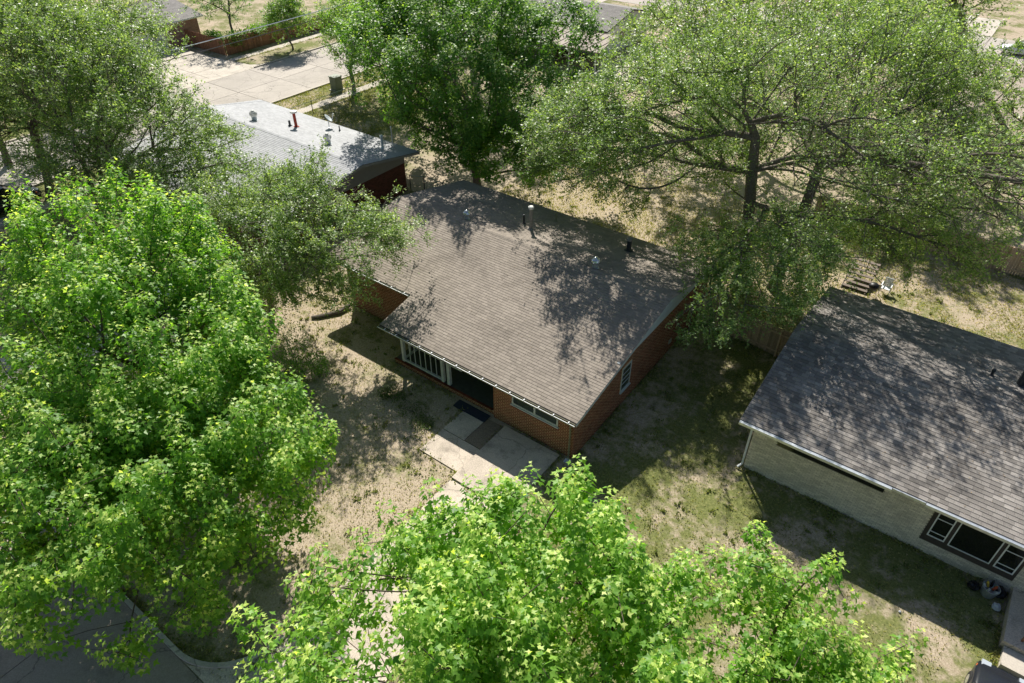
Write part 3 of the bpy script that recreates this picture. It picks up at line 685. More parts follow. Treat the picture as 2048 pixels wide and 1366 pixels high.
# ================================================================== GREY ROOFED HOUSE (left, behind)
G = thing('grey_roofed_house', 'dark brick house with a pale grey shingle roof, vents and a dish', 'house', (-44, 29, 0))
gXL, gXR, gYF, gYB = -53.95, -34.9, 20.75, 35.1; gYR = 29.45; gZR = 4.1; gs = 0.175; gZB = gZR - gs*(gYB-gYR); gZF = gZR - gs*(gYR-gYF); LG = math.hypot(1, gs)
b = MB(); slab_poly(b, [(gXL, gYF, gZF), (gXR, gYF, gZF), (gXR, gYR, gZR), (gXL, gYR, gZR)], 0.14)
slab_poly(b, [(gXL, gYR, gZR-0.001), (gXR, gYR, gZR-0.001), (gXR, gYB, gZB), (gXL, gYB, gZB)], 0.14)
groof = b.build('roof', M_under, G)
lst = []; shingle_plane(lst, (gXL-0.02, gYF-0.03, gZF-0.006), (1,0,0), (0,1,gs), gXR-gXL+0.02, (gYR-gYF)*LG, 0.17, 0.34)
shingle_plane(lst, (gXL-0.02, gYB+0.03, gZB-0.006), (1,0,0), (0,-1,gs), gXR-gXL+0.02, (gYB-gYR)*LG, 0.17, 0.34)
put_shingles(lst, M_sh_gray, groof, 0)
ridge_caps(M_sh_gray, groof, gXL, gXR, gYR, gZR, gs, w=0.2)
def gtopg(y): return (gZR - gs*(gYR-y) if y < gYR else gZR - gs*(y-gYR)) - 0.15
b = MB()
for (ya, za, yb, zb) in ((gYF, gZF, gYR, gZR), (gYR, gZR, gYB, gZB)): b.obox((gXR+0.003, ya, za-0.19), (0.025, 0, 0), (0, yb-ya, zb-za), (0, 0, 0.17))
b.build('rake_board', M_siding_t, G)
part('fascia', M_offwhite, G, 'box', gXL, gXR, gYB+0.004, gYB+0.03, gZB-0.17, gZB-0.02)
part('fascia', M_offwhite, G, 'box', gXL, gXR, gYF-0.03, gYF-0.004, gZF-0.17, gZF-0.02)
part('soffit', M_siding_t, G, 'obox', (gXR-0.88, gYR, gZR-0.16), (0.88, 0, 0), (0, gYB-gYR, gZB-gZR), (0, 0, 0.015))
b = MB(); b.box(-53, -35.8, 34.1, 34.3, 0, 2.3); b.box(-36.0, -35.8, 21.2, 34.1, 0, 2.28); b.box(-53, -35.8, 21.0, 21.2, 0, 2.3); b.box(-53, -52.8, 21.2, 34.1, 0, 2.3)
b.build('wall', M_mortar_d, G)
b = MB(); bricks(b, (-35.8, 21.0, 0), (0,1,0), (1,0,0), 13.3, 2.3, holes=((3.0, 4.2, 0.9, 2.1),)); bricks(b, (-53, 21.0, 0), (1,0,0), (0,-1,0), 17.2, 2.3)
bricks(b, (-35.8, 34.3, 0), (-1,0,0), (0,1,0), 17.2, 2.3)
b.build('brickwork', M_brick_d, G, kind='stuff')
window(G, (-35.798, 24.05, 0.95), (0,1,0), (1,0,0), 1.1, 1.1, M_white, M_glass_d, fr=0.06)
gable_boards(G, -35.78, 1, M_siding_t, 21.0, 34.3, 2.31, gtopg, 0.3)
turbine(G, (-40.2, 31.0, gZR-0.27), M_cap, 1.5, M_siding)
turbine(G, (-48.4, 30.6, gZR-0.2), M_cap, 1.5, M_siding)
o = pipe_vent(G, (-45.1, 32.0, gZR-0.44), 1.15, 0.12, M_rust, 0.28, M_cap, name='flue')
pipe_vent(G, (-45.6, 31.8, gZR-0.41), 0.45, 0.09, M_dark)
pipe_vent(G, (-37.1, 33.5, gZR-0.70), 0.85, 0.10, M_siding, 0.14, M_white)
MS = pipe_vent(G, (-36.5, 34.0, gZR-0.79), 1.6, 0.04, M_galv, 0.06, M_galv, name='service_mast')
pipe_vent(G, (-42.5, 34.1, gZR-0.80), 0.4, 0.045, M_dark)
D = thing('satellite_dish', 'pale grey satellite dish on a short mast on the grey roof edge', 'satellite dish', (-43.6, 34.0, gZR-0.8))
b = MB(); b.tube([(-43.6, 34.0, gZR-0.85), (-43.6, 34.0, gZR-0.25)], 0.035, 6); b.lathe((-43.6, 34.0, gZR-0.86), [(0.12, 0.04), (0.10, 0.08)], 8); b.build('mast', M_galv, D)
ax = Vector((0.45, 0.55, 0.72)).normalized(); cx = Vector((-43.6, 34.0, gZR-0.08)); ux = ax.cross(Vector((0,0,1))).normalized(); vx = ux.cross(ax)
b = MB(); rings = []
for (r_, d_) in ((0.02, 0.0), (0.17, 0.015), (0.31, 0.055), (0.42, 0.11), (0.44, 0.10), (0.42, 0.085), (0.3, 0.03), (0.02, -0.02)):
    rings.append(len(b.v))
    for k in range(20):
        t = 2*math.pi*k/20; b.v.append(tuple(cx + ux*r_*1.0*math.cos(t) + vx*r_*0.85*math.sin(t) + ax*d_))
for i in range(len(rings)-1):
    for k in range(20): b.face((rings[i]+k, rings[i]+(k+1)%20, rings[i+1]+(k+1)%20, rings[i+1]+k))
b.build('reflector', M_siding, D, smooth=True)
b = MB(); b.tube([cx - vx*0.36, cx + ax*0.5 - vx*0.1], 0.018, 5); b.build('arm', M_galv, D)
part('receiver', M_cap, D, 'tube', [cx + ax*0.46 - vx*0.1, cx + ax*0.62 - vx*0.07], [0.07, 0.06], 8)

# ================================================================== FAR HOUSES
F = thing('far_grey_house', 'far house with grey roof, white gable and flat brown patio cover behind the dense tree', 'house', (-46, 76, 0))
fs = 0.22; fY0, fYR, fY1, fX0, fX1, fZ = 72.6, 78.5, 84.4, -56, -40.6, 3.0; fZR = fZ + fs*(fYR-fY0)
b = MB(); slab_poly(b, [(fX0, fY0, fZ), (fX1, fY0, fZ), (fX1, fYR, fZR), (fX0, fYR, fZR)], 0.14); slab_poly(b, [(fX0, fYR, fZR-0.001), (fX1, fYR, fZR-0.001), (fX1, fY1, fZ), (fX0, fY1, fZ)], 0.14)
fr = b.build('roof', M_under, F); lst = []
shingle_plane(lst, (fX0, fY0, fZ), (1,0,0), (0,1,fs), fX1-fX0, (fYR-fY0)*1.024, 0.25, 0.6); shingle_plane(lst, (fX0, fY1, fZ), (1,0,0), (0,-1,fs), fX1-fX0, (fYR-fY0)*1.024, 0.25, 0.6)
put_shingles(lst, M_sh_far, fr, 0)
b = MB(); b.box(fX0+0.5, fX1-0.6, fY0+0.6, fY1-0.6, 0, 2.85); b.build('wall', M_white, F)
gable_boards(F, fX1-0.58, 1, M_siding, fY0+0.6, fY1-0.6, 2.86, lambda y: (fZ + fs*(y-fY0) if y < fYR else fZ + fs*(fY1-y)) - 0.12, 0.3)
window(F, (fX1-0.598, 76.5, 0.9), (0,1,0), (1,0,0), 1.6, 1.3, M_white, M_glass_d)
b = MB(); slab_poly(b, [(fX0, 66.6, 2.5), (-38.0, 66.6, 2.5), (-39.4, fY0-0.05, 2.8), (fX0, fY0-0.05, 2.8)], 0.1); pr = b.build('patio_roof', mat('brown_metal_roof', (0.25, 0.20, 0.16), 0.7, nscale=3, namt=0.1), F)
for k in range(18):
    x = -55.6 + k*0.98; part('seam', MATS['brown_metal_roof'], pr, 'beam', (x, 66.7, 2.53), (x, fY0-0.1, 2.83), 0.06, 0.07)
for x in (-54, -50, -46, -42, -38.6): part('post', M_white, F, 'box', x-0.06, x+0.06, 66.8, 66.92, 0, 2.4)
tag(part('patio_slab', M_conc, None, 'box', -39.3, -30, 66.5, 77, 0, 0.08), 'bright concrete patio beside the far grey house', kind='structure')
P_ = thing('mauve_brick_house', 'mauve brick house with two white garage doors across the side street', 'house', (-90, 42, 0))
b = MB(); b.box(-97, -85.6, 33.5, 49.6, 0, 2.75); b.build('wall', M_mortar, P_)
b = MB(); bricks(b, (-85.6, 33.5, 0), (0,1,0), (1,0,0), 16.1, 2.7, holes=((2.6, 6.0, 0, 2.2), (6.8, 11.5, 0, 2.2)), bl=0.3, bh=0.09, mo=0.015, depth=0.015)
b.build('brickwork', M_mauve, P_, kind='stuff')
for (ya, yb) in ((36.15, 39.45), (40.35, 44.95)):
    d = part('garage_door', M_white, P_, 'box', -85.6, -85.585, ya, yb, 0.02, 2.2)
    for k in range(4): part('door_panel', M_white, d, 'box', -85.584, -85.55, ya+0.03, yb-0.03, 0.04+k*0.54, 0.55+k*0.54)
b = MB(); pz = 3.0; slab_poly(b, [(-91.3, 33.0, pz+1.2), (-85.0, 33.0, pz), (-85.0, 50.2, pz), (-91.3, 50.2, pz+1.2)], 0.12)
slab_poly(b, [(-97.7, 33.0, pz), (-91.3, 33.0, pz+1.199), (-91.3, 50.2, pz+1.199), (-97.7, 50.2, pz)], 0.12)
pr2 = b.build('roof', M_under, P_); lst = []
shingle_plane(lst, (-85.0, 33.0, pz), (0,1,0), (-1,0,0.19), 17.2, 6.4, 0.25, 0.6); put_shingles(lst, M_sh_far, pr2, 0)
part('fascia', M_white, P_, 'box', -84.995, -84.96, 33.0, 50.2, pz-0.16, pz-0.01)

# ================================================================== FENCES
def board_fence(name, label, p, q, h, m, bw=0.14, gap=0.012, posts=2.4, n_parts=0, group=None):
    p, q = Vector((*p, 0)), Vector((*q, 0)); u = (q-p).normalized(); L_ = (q-p).length; n = Vector((-u.y, u.x, 0))
    F_ = thing(name, label, 'fence', p, group)
    s = 0; boards = []
    while s < L_: boards.append(s); s += bw + gap
    bb = MB()
    for i, s in enumerate(boards):
        hh = h + random.uniform(-0.03, 0.03); d = random.uniform(0, 0.008); o = p + u*s + n*(0.02+d); a = random.random()
        t = MB() if i < n_parts else bb
        ln = u*random.uniform(-0.01, 0.01)
        t.obox(o, u*bw, n*0.02, Vector((0, 0, hh)) + ln, a)
        if i < n_parts: t.build('board', m, F_)
    if bb.v: bb.build('board_run', m, F_, kind='stuff')
    for z in (0.3, h-0.35): part('rail', m, F_, 'obox', p - n*0.05 + Vector((0,0,z)), u*L_, n*0.04, (0, 0, 0.09))
    s = 0
    while s <= L_ + 0.01: part('post', m, F_, 'obox', p + u*s - n*0.15, u*0.09, n*0.09, (0, 0, h+0.02)); s += posts
    return F_
board_fence('board_fence', 'weathered brown board fence across the back yard at the right', (-9.0, 48.4), (14, 48.4), 1.85, M_wood, n_parts=150)
board_fence('board_fence', 'short board fence closing the gap between the red and tan houses', (-10.45, 32.0), (-4.3, 31.4), 1.8, M_wood, n_parts=60)
board_fence('board_fence', 'dark brown board fence along the far sidewalk under creeper', (-77.6, 66.5), (-77.6, 47.6), 1.8, M_wood2, 0.16, posts=2.45)
board_fence('board_fence', 'brown board fence joining the mauve garage to the creeper corner', (-77.8, 47.5), (-85.4, 47.5), 1.8, M_wood2, 0.16)
def chain_fence(label, pts, h, step=2.6):
    F_ = thing('chain_link_fence', label, 'fence', (*pts[0], 0))
    for a, c in zip(pts[:-1], pts[1:]):
        a, c = Vector((*a, 0)), Vector((*c, 0)); L_ = (c-a).length; u = (c-a)/L_; k = max(1, round(L_/step))
        for i in range(k+1):
            o = a + u*L_*i/k; part('post', M_dark, F_, 'tube', [o, o + Vector((0,0,h+0.05))], 0.035, 6)
        part('top_rail', M_galv, F_, 'tube', [a + Vector((0,0,h)), c + Vector((0,0,h))], 0.022, 5)
        b = MB(); s = 0.0; sp = 0.22
        while s < L_:
            for d in (1, -1):
                e = s + d*h; s0, z0, s1, z1 = s, 0, e, h
                if e > L_: s1 = L_; z1 = (L_-s)
                if e < 0: s1 = 0; z1 = s
                pA = a + u*s0; pB = a + u*s1 + Vector((0,0,z1)); b.tube([pA, pB], 0.0035, 3, cap=False)
            s += sp
        b.build('wire_mesh', M_galv, F_, kind='stuff')
chain_fence('thin chain link fence beside the near sidewalk behind the grey roof', [(-54.6, 36.2), (-54.6, 60)], 1.2, 5.2)
chain_fence('short chain link fence with rust posts between the grey and red roofs', [(-35.6, 34.5), (-34.5, 34.9), (-29.0, 35.2)], 1.25, 1.6)

# ================================================================== SMALL YARD THINGS
C_ = thing('plastic_chair', 'white plastic garden chair standing in the back yard shade', 'chair', (-2.4, 41.4, 0))
cx0, cy0 = -2.4, 41.4
part('seat', M_white, C_, 'box', cx0-0.24, cx0+0.24, cy0-0.24, cy0+0.22, 0.40, 0.43)
b = MB()
for k in range(5): b.obox((cx0-0.22+k*0.092, cy0+0.22, 0.44), (0.07, 0, 0), (0, 0.02, 0), (0, 0.12, 0.44))
b.obox((cx0-0.24, cy0+0.335, 0.86), (0.48, 0, 0), (0, 0.03, 0), (0, 0.01, 0.07)); b.build('backrest', M_white, C_)
for sx in (-1, 1):
    part('arm', M_white, C_, 'beam', (cx0+sx*0.27, cy0-0.24, 0.63), (cx0+sx*0.27, cy0+0.28, 0.65), 0.06, 0.03)
    for sy in (-0.22, 0.24): part('leg', M_white, C_, 'beam', (cx0+sx*0.26, cy0+sy, 0.61), (cx0+sx*0.28, cy0+sy*1.15, 0.0), 0.04, 0.04)
W_ = thing('wooden_steps', 'grey wooden plank steps lying in the shade beside the white chair', 'steps', (-4.0, 41.6, 0))
for k in range(7):
    z = 0.12 + 0.13*k; y = 40.6 + 0.36*k
    part('tread', M_wood3, W_, 'box', -4.75, -3.25, y, y+0.24, z, z+0.045)
for x in (-4.72, -3.32): part('stringer', M_wood3, W_, 'beam', (x, 40.5, 0.02), (x, 43.1, 0.88), 0.05, 0.12)
for x in (-4.72, -3.32): part('prop', M_wood3, W_, 'beam', (x, 43.05, 0.0), (x, 43.05, 0.8), 0.08, 0.08)
K_ = thing('kettle_grill', 'round black kettle grill beside the wooden steps', 'grill', (-3.0, 40.7, 0))
b = MB(); b.lathe((-3.0, 40.7, 0.45), [(0.06, 0), (0.22, 0.06), (0.29, 0.18), (0.30, 0.24), (0.28, 0.30), (0.20, 0.38), (0.05, 0.42)], 16); b.build('bowl', M_black, K_, smooth=True)
for k in range(3):
    t = 2.1*k + 0.4; part('leg', M_dark, K_, 'tube', [(-3.0+0.18*math.cos(t), 40.7+0.18*math.sin(t), 0.5), (-3.0+0.3*math.cos(t), 40.7+0.3*math.sin(t), 0)], 0.015, 5)
b = MB(); b.tube([(-28.75, 18.75, 0.09), (-28.45, 19.05, 0.10), (-28.1, 19.6, 0.11), (-27.8, 20.1, 0.14), (-27.75, 20.9, 0.2)], [0.09, 0.12, 0.125, 0.13, 0.12], 8)
tag(b.build('fallen_log', M_bark2), 'dark fallen log lying by the left corner of the brick house', 'log')
U_ = thing('utility_cabinet', 'grey green utility cabinet on the verge by the side street', 'utility box', (-57.9, 47.0, 0))
part('body', M_green_box, U_, 'box', -58.35, -57.45, 46.55, 47.45, 0.08, 1.35); part('lid', M_green_box, U_, 'box', -58.4, -57.4, 46.5, 47.5, 1.352, 1.43); part('base', M_conc, U_, 'box', -58.5, -57.3, 46.4, 47.6, 0, 0.08)
# overhead wires on poles
def pole(x, y, label):
    Pn = thing('utility_pole', label, 'utility pole', (x, y, 0))
    part('shaft', M_wood3, Pn, 'tube', [(x, y, 0), (x, y, 9.5)], [0.16, 0.11], 8)
    part('crossarm', M_wood3, Pn, 'box', x-0.9, x+0.9, y-0.06, y+0.06, 8.2, 8.34)
pole(-57.2, 12, 'wooden utility pole hidden among the left hand trees by the sidewalk'); pole(-58.6, 68, 'wooden utility pole beyond the dense tree by the side street')
def wire(p, q, sag, r, label, m=M_dark):
    p, q = Vector(p), Vector(q); pts = []
    for i in range(25):
        t = i/24; c = p.lerp(q, t); c.z -= sag*4*t*(1-t); pts.append(c)
    b = MB(); b.tube(pts, r, 4, cap=False); tag(b.build('overhead_wire', m), label, 'cable', 'overhead service cables')
wire((-56.4, 12, 8.35), (-57.8, 68, 8.35), 0.45, 0.036, 'upper pale overhead cable crossing above the side street', M_galv)
wire((-57.9, 12, 7.2), (-59.3, 68, 7.2), 0.4, 0.034, 'lower dark overhead cable crossing above the side street')
wire((-36.5, 34.0, gZR+0.75), (-50.0, 66, 7.4), 0.5, 0.016, 'thin service cable from the grey roof mast into the dense tree', M_galv)
wire((4.75, 31.9, tZR+1.05), (22, 27, 7.4), 0.4, 0.014, 'thin service cable from the mast on the tan house')

# ================================================================== CARS
def car(label, x, y, ang, paint, L_=4.5, W=1.8, Hh=1.45, suv=False, group=None):
    c = thing('parked_car', label, 'car', (x, y, 0.03), group)
    ca, sa = math.cos(ang), math.sin(ang)
    def T3(p): return (x + p[0]*ca - p[1]*sa, y + p[0]*sa + p[1]*ca, 0.03 + p[2])
    hw = W/2; zb = 0.92 if not suv else 1.05; zr = Hh
    st = [(-L_/2, .50, .62, .78), (-L_/2+.12, .28, .80, .93), (-L_/2+.9, .22, zb-.02, 1), (-.3, .20, zb, 1), (L_/2-1.35, .20, zb-.03, 1), (L_/2-.5, .22, zb-.14, .96), (L_/2-.12, .28, zb-.26, .86), (L_/2, .42, zb-.38, .74)]
    b = MB(); rings = []
    for (s, z0, z1, w) in st:
        h = hw*w; zm = z0 + (z1-z0)*.55
        sec = [(-h*.86, z0), (-h, z0+.12), (-h, zm), (-h*.95, z1-.05), (-h*.80, z1), (0, z1+.03), (h*.80, z1), (h*.95, z1-.05), (h, zm), (h, z0+.12), (h*.86, z0)]
        rings.append(len(b.v)); b.v += [T3((s, yy, zz)) for yy, zz in sec]
    nn = 11
    for i in range(len(rings)-1):
        for k in range(nn): b.face((rings[i]+k, rings[i]+(k+1)%nn, rings[i+1]+(k+1)%nn, rings[i+1]+k))
    b.face(tuple(rings[0]+k for k in range(nn))); b.face(tuple(rings[-1]+nn-1-k for k in range(nn)))
    b.build('body', paint, c, smooth=True)
    a0 = -L_/2+.55 if not suv else -L_/2+.15; a1 = -L_/2+(1.3 if not suv else .45); a2 = L_/2-2.15; a3 = L_/2-1.3
    h0, h1 = hw*.90, hw*.70
    base = [(a0, -h0, zb-.04), (a3, -h0, zb-.04), (a3, h0, zb-.04), (a0, h0, zb-.04)]; top = [(a1, -h1, zr-.05), (a2, -h1, zr-.05), (a2, h1, zr-.05), (a1, h1, zr-.05)]
    for i, nm in ((0, 'side_window'), (1, 'windscreen'), (2, 'side_window'), (3, 'rear_window')):
        j = (i+1) % 4; b = MB(); b.quad([T3(p) for p in (base[i], base[j], top[j], top[i])]); b.build(nm, M_glass_d, c)
    b = MB(); ins = .06; T2 = [(p[0]+(.03 if p[0] > 0 else -.03), p[1]*1.03, zr-.06) for p in top]; T3_ = [(p[0]*.93, p[1]*.86, zr) for p in top]
    b.quad([T3(p) for p in T3_]); 
    for i in range(4): j = (i+1) % 4; b.quad([T3(T2[i]), T3(T2[j]), T3(T3_[j]), T3(T3_[i])])
    for i in range(4): b.beam(T3((base[i][0], base[i][1]*1.01, base[i][2])), T3((top[i][0], top[i][1]*1.01, top[i][2])), .07, .07)
    for sy in (-1, 1):
        m0 = ((a0+a3)/2-.1, sy*h0*1.01, zb-.04); m1 = ((a1+a2)/2-.1, sy*h1*1.01, zr-.05); b.beam(T3(m0), T3(m1), .06, .05)
    b.build('roof', paint, c)
    for sx in (-L_/2+.85, L_/2-.88):
        for sy in (-1, 1):
            b = MB(); p, q = Vector(T3((sx, sy*(hw-.2), .33))), Vector(T3((sx, sy*(hw+.012), .33)))
            b.tube([p, p.lerp(q, .85), q], [.33, .33, .29], 18); w = b.build('wheel', M_tyre, c)
            q2 = Vector(T3((sx, sy*(hw+.022), .33))); part('rim', M_bright, w, 'tube', [q.lerp(p, .05), q2], [.2, .17], 12)
    for sy in (-1, 1):
        part('headlight', M_lens, c, 'obox', T3((L_/2-.30, sy*hw*.62-.14, zb-.37)), Vector((ca, sa, 0))*.24, Vector((-sa, ca, 0))*.28, (0, 0, .15))
        part('indicator', M_amber, c, 'obox', T3((L_/2-.42, sy*hw*.86-.08, zb-.36)), Vector((ca, sa, 0))*.10, Vector((-sa, ca, 0))*.12, (0, 0, .10))
        part('tail_light', M_redp, c, 'obox', T3((-L_/2-.01, sy*hw*.66-.12, .62)), Vector((ca, sa, 0))*.08, Vector((-sa, ca, 0))*.24, (0, 0, .13))
        part('mirror', paint, c, 'obox', T3((a2+.45, sy*(hw+.06)-.08, zb-.02)), Vector((ca, sa, 0))*.12, Vector((-sa, ca, 0))*.16, (0, 0, .13))
    return c
slab_area('tan_house_drive', 'shaded concrete drive under the black car', M_asph, 5.9, 8.6, 2.46, 17.6, 1, 4, 0.006, 0.03)
car('glossy black car parked below the concrete stoop', 6.75, 16.65, R(90), M_carblack, 4.6, 1.8, 1.45)
car('white car with its bonnet showing at the far right street', -2.1, 102.6, R(180), M_carwhite, 4.6, 1.85, 1.5)
car('white van half hidden by leaves near the far pale street', -11.2, 106.0, R(180), M_carwhite, 4.9, 1.95, 2.0, True)
car('dark blue car behind branches on the far parking pad', -12.6, 116.0, R(180), M_carblue, 4.5, 1.8, 1.5)
car('silver car in the shade before the grey roofed house', -37.6, 16.6, R(100), M_carsilver, 4.6, 1.8, 1.5)
car('dark suv beyond the maple at the left edge', -60.9+3.0, 14.5, R(90), M_carblack, 4.6, 1.85, 1.7, True)
slab_area('grey_house_drive', 'pale drive before the grey roofed house', M_conc, -39.6, -35.8, 2.7, 20.2, 1, 4, 0.006, 0.03)

# ================================================================== TREES
def nrm(a): return a/np.maximum(np.linalg.norm(a, axis=-1, keepdims=True), 1e-9)
def leaf_shape(kind):
    """unit leaf in (u along, v across, w normal); returns V (n,3), T (t,3)"""
    if kind == 'maple':
        V = np.array([(0,0,0), (0.34,0.52,-0.05), (0.50,0.15,0.03), (1.05,0,-0.10), (0.50,-0.15,0.03), (0.34,-0.52,-0.05), (0.02,0.30,-0.03), (0.02,-0.30,-0.03)])
        T = np.array([(0,2,1),(0,4,2),(2,4,3),(0,5,4),(0,1,6),(0,7,5)])
    elif kind == 'lobed':
        V = np.array([(0,0,0), (0.36,0.56,-0.06), (0.48,0.17,0.03), (1.0,0,-0.08), (0.48,-0.17,0.03), (0.36,-0.56,-0.06)])
        T = np.array([(0,2,1),(0,3,2),(0,4,3),(0,5,4)])
    elif kind == 'tri':
        V = np.array([(0,0.22,0), (0.35,-0.38,0), (1.0,0.12,-0.04)]); T = np.array([(0,1,2)])
    else:
        V = np.array([(0,0,0), (0.5,0.30,-0.03), (1.0,0,-0.05), (0.5,-0.30,-0.03)])
        T = np.array([(0,1,2),(0,2,3)])
    return V, T
def leaves(pos, direc, normal, size, val, kind):
    """vectorised leaf mesh"""
    V, T = leaf_shape(kind); n = len(pos)
    u = nrm(direc); w = nrm(normal - (normal*u).sum(1, keepdims=True)*u); v = np.cross(w, u)
    P = pos[:,None,:] + size[:,None,None]*(V[None,:,0:1]*u[:,None,:] + V[None,:,1:2]*v[:,None,:] + V[None,:,2:3]*w[:,None,:])
    TT = T[None] + (np.arange(n)*len(V))[:,None,None]
    return P.reshape(-1, 3), TT.reshape(-1, 3), np.repeat(val, len(T))

def skeleton(base, fork, lobes, n_attr, rg, shell=0.55, first=None, minz=1.2, jitter=0.10, spires=0, slen=2.0, srad=0.5, fill=0.36):
    """greedy branching from a trunk to points inside the crown lobes; returns nodes, parent, tips"""
    base, fork = np.array(base, float), np.array(fork, float)
    nodes = [base + (fork-base)*t + np.array([math.sin(t*5)*0.12, math.cos(t*4)*0.10-0.10, 0])*t for t in np.linspace(0, 1, 6)]
    par = [-1, 0, 1, 2, 3, 4]; ln = [0.0]*6
    vol = np.array([r[0]*r[1]*r[2] for c, r in lobes], float)**0.8; vol /= vol.sum(); A = []
    prim = [np.array(c, float) + np.array([0, 0, -0.15*r[2]]) for c, r in lobes]
    if first: prim = [np.array(f, float) for f in first] + prim
    while len(A) < n_attr:
        k = rg.choice(len(lobes), p=vol); c, r = lobes[k]; d = rg.normal(size=3); d /= np.linalg.norm(d)
        if d[2] < -0.35 and rg.random() < 0.6: d[2] *= -0.5
        q = rg.random()**(1-shell); p = np.array(c) + d*np.array(r)*(0.35 + 0.65*q)
        if p[2] < minz: continue
        A.append(p)
    if spires:
        C_ = np.array(A[:spires]); cen = np.mean([c for c, r in lobes], axis=0); o = nrm(C_ - cen); axs = nrm(o*0.38 + np.array([0, 0, 1.0]) + rg.normal(size=C_.shape)*0.10)
        A0 = np.array(A[spires:]); nf = int(len(A0)*fill); k = rg.integers(0, spires, n_attr); t = rg.random(n_attr)**0.8; ln_ = slen*(0.6 + 0.7*rg.random(spires))
        rad = srad*(1.05 - 0.85*t)*np.sqrt(rg.random(n_attr)); th = rg.uniform(0, 6.283, n_attr)
        A = C_[k] + axs[k]*((t-0.62)*ln_[k])[:, None] + np.column_stack([np.cos(th)*rad, np.sin(th)*rad, rg.normal(size=n_attr)*0.08])
        A = np.concatenate([A[:n_attr-nf], A0[:nf]]); A = A[A[:,2] > minz]; n_attr = len(A)
    if not spires: A = np.array(A) + rg.normal(size=(n_attr, 3))*np.array([0.45, 0.45, 0.35])
    A = np.array(A); A[:,2] = np.maximum(A[:,2], minz); A = A[np.argsort(np.linalg.norm(A - fork, axis=1) + rg.normal(size=len(A))*0.8)]
    tips = []
    N = np.zeros((n_attr*14 + 400, 3)); LN = np.zeros(len(N)); cnt = 6; N[:6] = nodes
    def grow(p, seg, wlen, rec):
        nonlocal cnt
        d = np.linalg.norm(N[2:cnt] - p, axis=1); cost = d*(1.0) + wlen*LN[2:cnt] + np.maximum(0, N[2:cnt,2] - p[2] - 0.8)*0.6
        j = int(np.argmin(cost)) + 2; q = N[j]; L_ = np.linalg.norm(p - q); k = max(1, int(L_/seg)); prev = j
        side = rg.normal(size=3); side -= (p-q)*np.dot(side, p-q)/max(L_*L_, 1e-6)
        for i in range(1, k+1):
            t = i/k; x = q + (p-q)*t + side*jitter*L_*0.25*math.sin(math.pi*t) + np.array([0, 0, 0.10*L_*math.sin(math.pi*t)*(1 if p[2] > q[2]-1 else 1.6)])
            x = x + (rg.normal(size=3)*0.05 if i < k else 0); N[cnt] = x; par.append(prev); LN[cnt] = LN[prev] + np.linalg.norm(x - N[prev]); prev = cnt; cnt += 1
        if rec: tips.append(prev)
    for p in prim: grow(p, 0.8, 0.10, False)
    for p in A: grow(p, 0.7, 0.22, True)
    return N[:cnt], np.array(par), np.array(tips)
def tree_wood(N, par, tips, r_tip, expo, trunk_r, Tn, bm, rg, min_r=0.0):
    n = len(N); area = np.zeros(n); area[tips] += r_tip**expo; child = np.zeros(n, int)
    for i in range(n-1, 0, -1):
        if par[i] >= 0: area[par[i]] += area[i]; child[par[i]] += 1
    rad = np.maximum(area, (r_tip*0.8)**expo)**(1/expo); sc = trunk_r/rad[1]
    rad = rad*(1 + (sc-1)*np.clip((rad/rad[1]), 0, 1)**0.8); rad[0] *= 1.35
    def rings(idx_list, sides):
        V = []; Q = []
        for i in idx_list:
            p = par[i]
            if p < 0: continue
            a, c = N[p], N[i]; d = c - a; L_ = np.linalg.norm(d)
            if L_ < 1e-4: continue
            d /= L_; ref = np.array([0, 0, 1.]) if abs(d[2]) < 0.8 else np.array([1., 0, 0]); x = np.cross(d, ref); x /= np.linalg.norm(x); y = np.cross(d, x)
            ra = min(rad[p], rad[i]*1.35); rc = rad[i]; b0 = len(V)
            for (o, r) in ((a - d*ra*0.3, ra), (c + d*rc*0.3, rc)):
                for k in range(sides):
                    t = 2*math.pi*k/sides; V.append(o + (x*math.cos(t) + y*math.sin(t))*r)
            for k in range(sides):
                k2 = (k+1) % sides; Q.append((b0+k, b0+k2, b0+sides+k2)); Q.append((b0+k, b0+sides+k2, b0+sides+k))
        return np.array(V), np.array(Q)
    idx = np.arange(1, n); big = [i for i in idx if rad[i] > trunk_r*0.28]; sml = [i for i in idx if rad[i] <= trunk_r*0.28]
    for name, L_, sd_ in (('trunk', big, 9), ('branches', sml, 4)):
        V, Q = rings(L_, sd_); o = trimesh(name, V, Q, np.full(len(Q), 0.5), bm, Tn)
        o.data.polygons.foreach_set('use_smooth', [True]*len(o.data.polygons))
    return rad
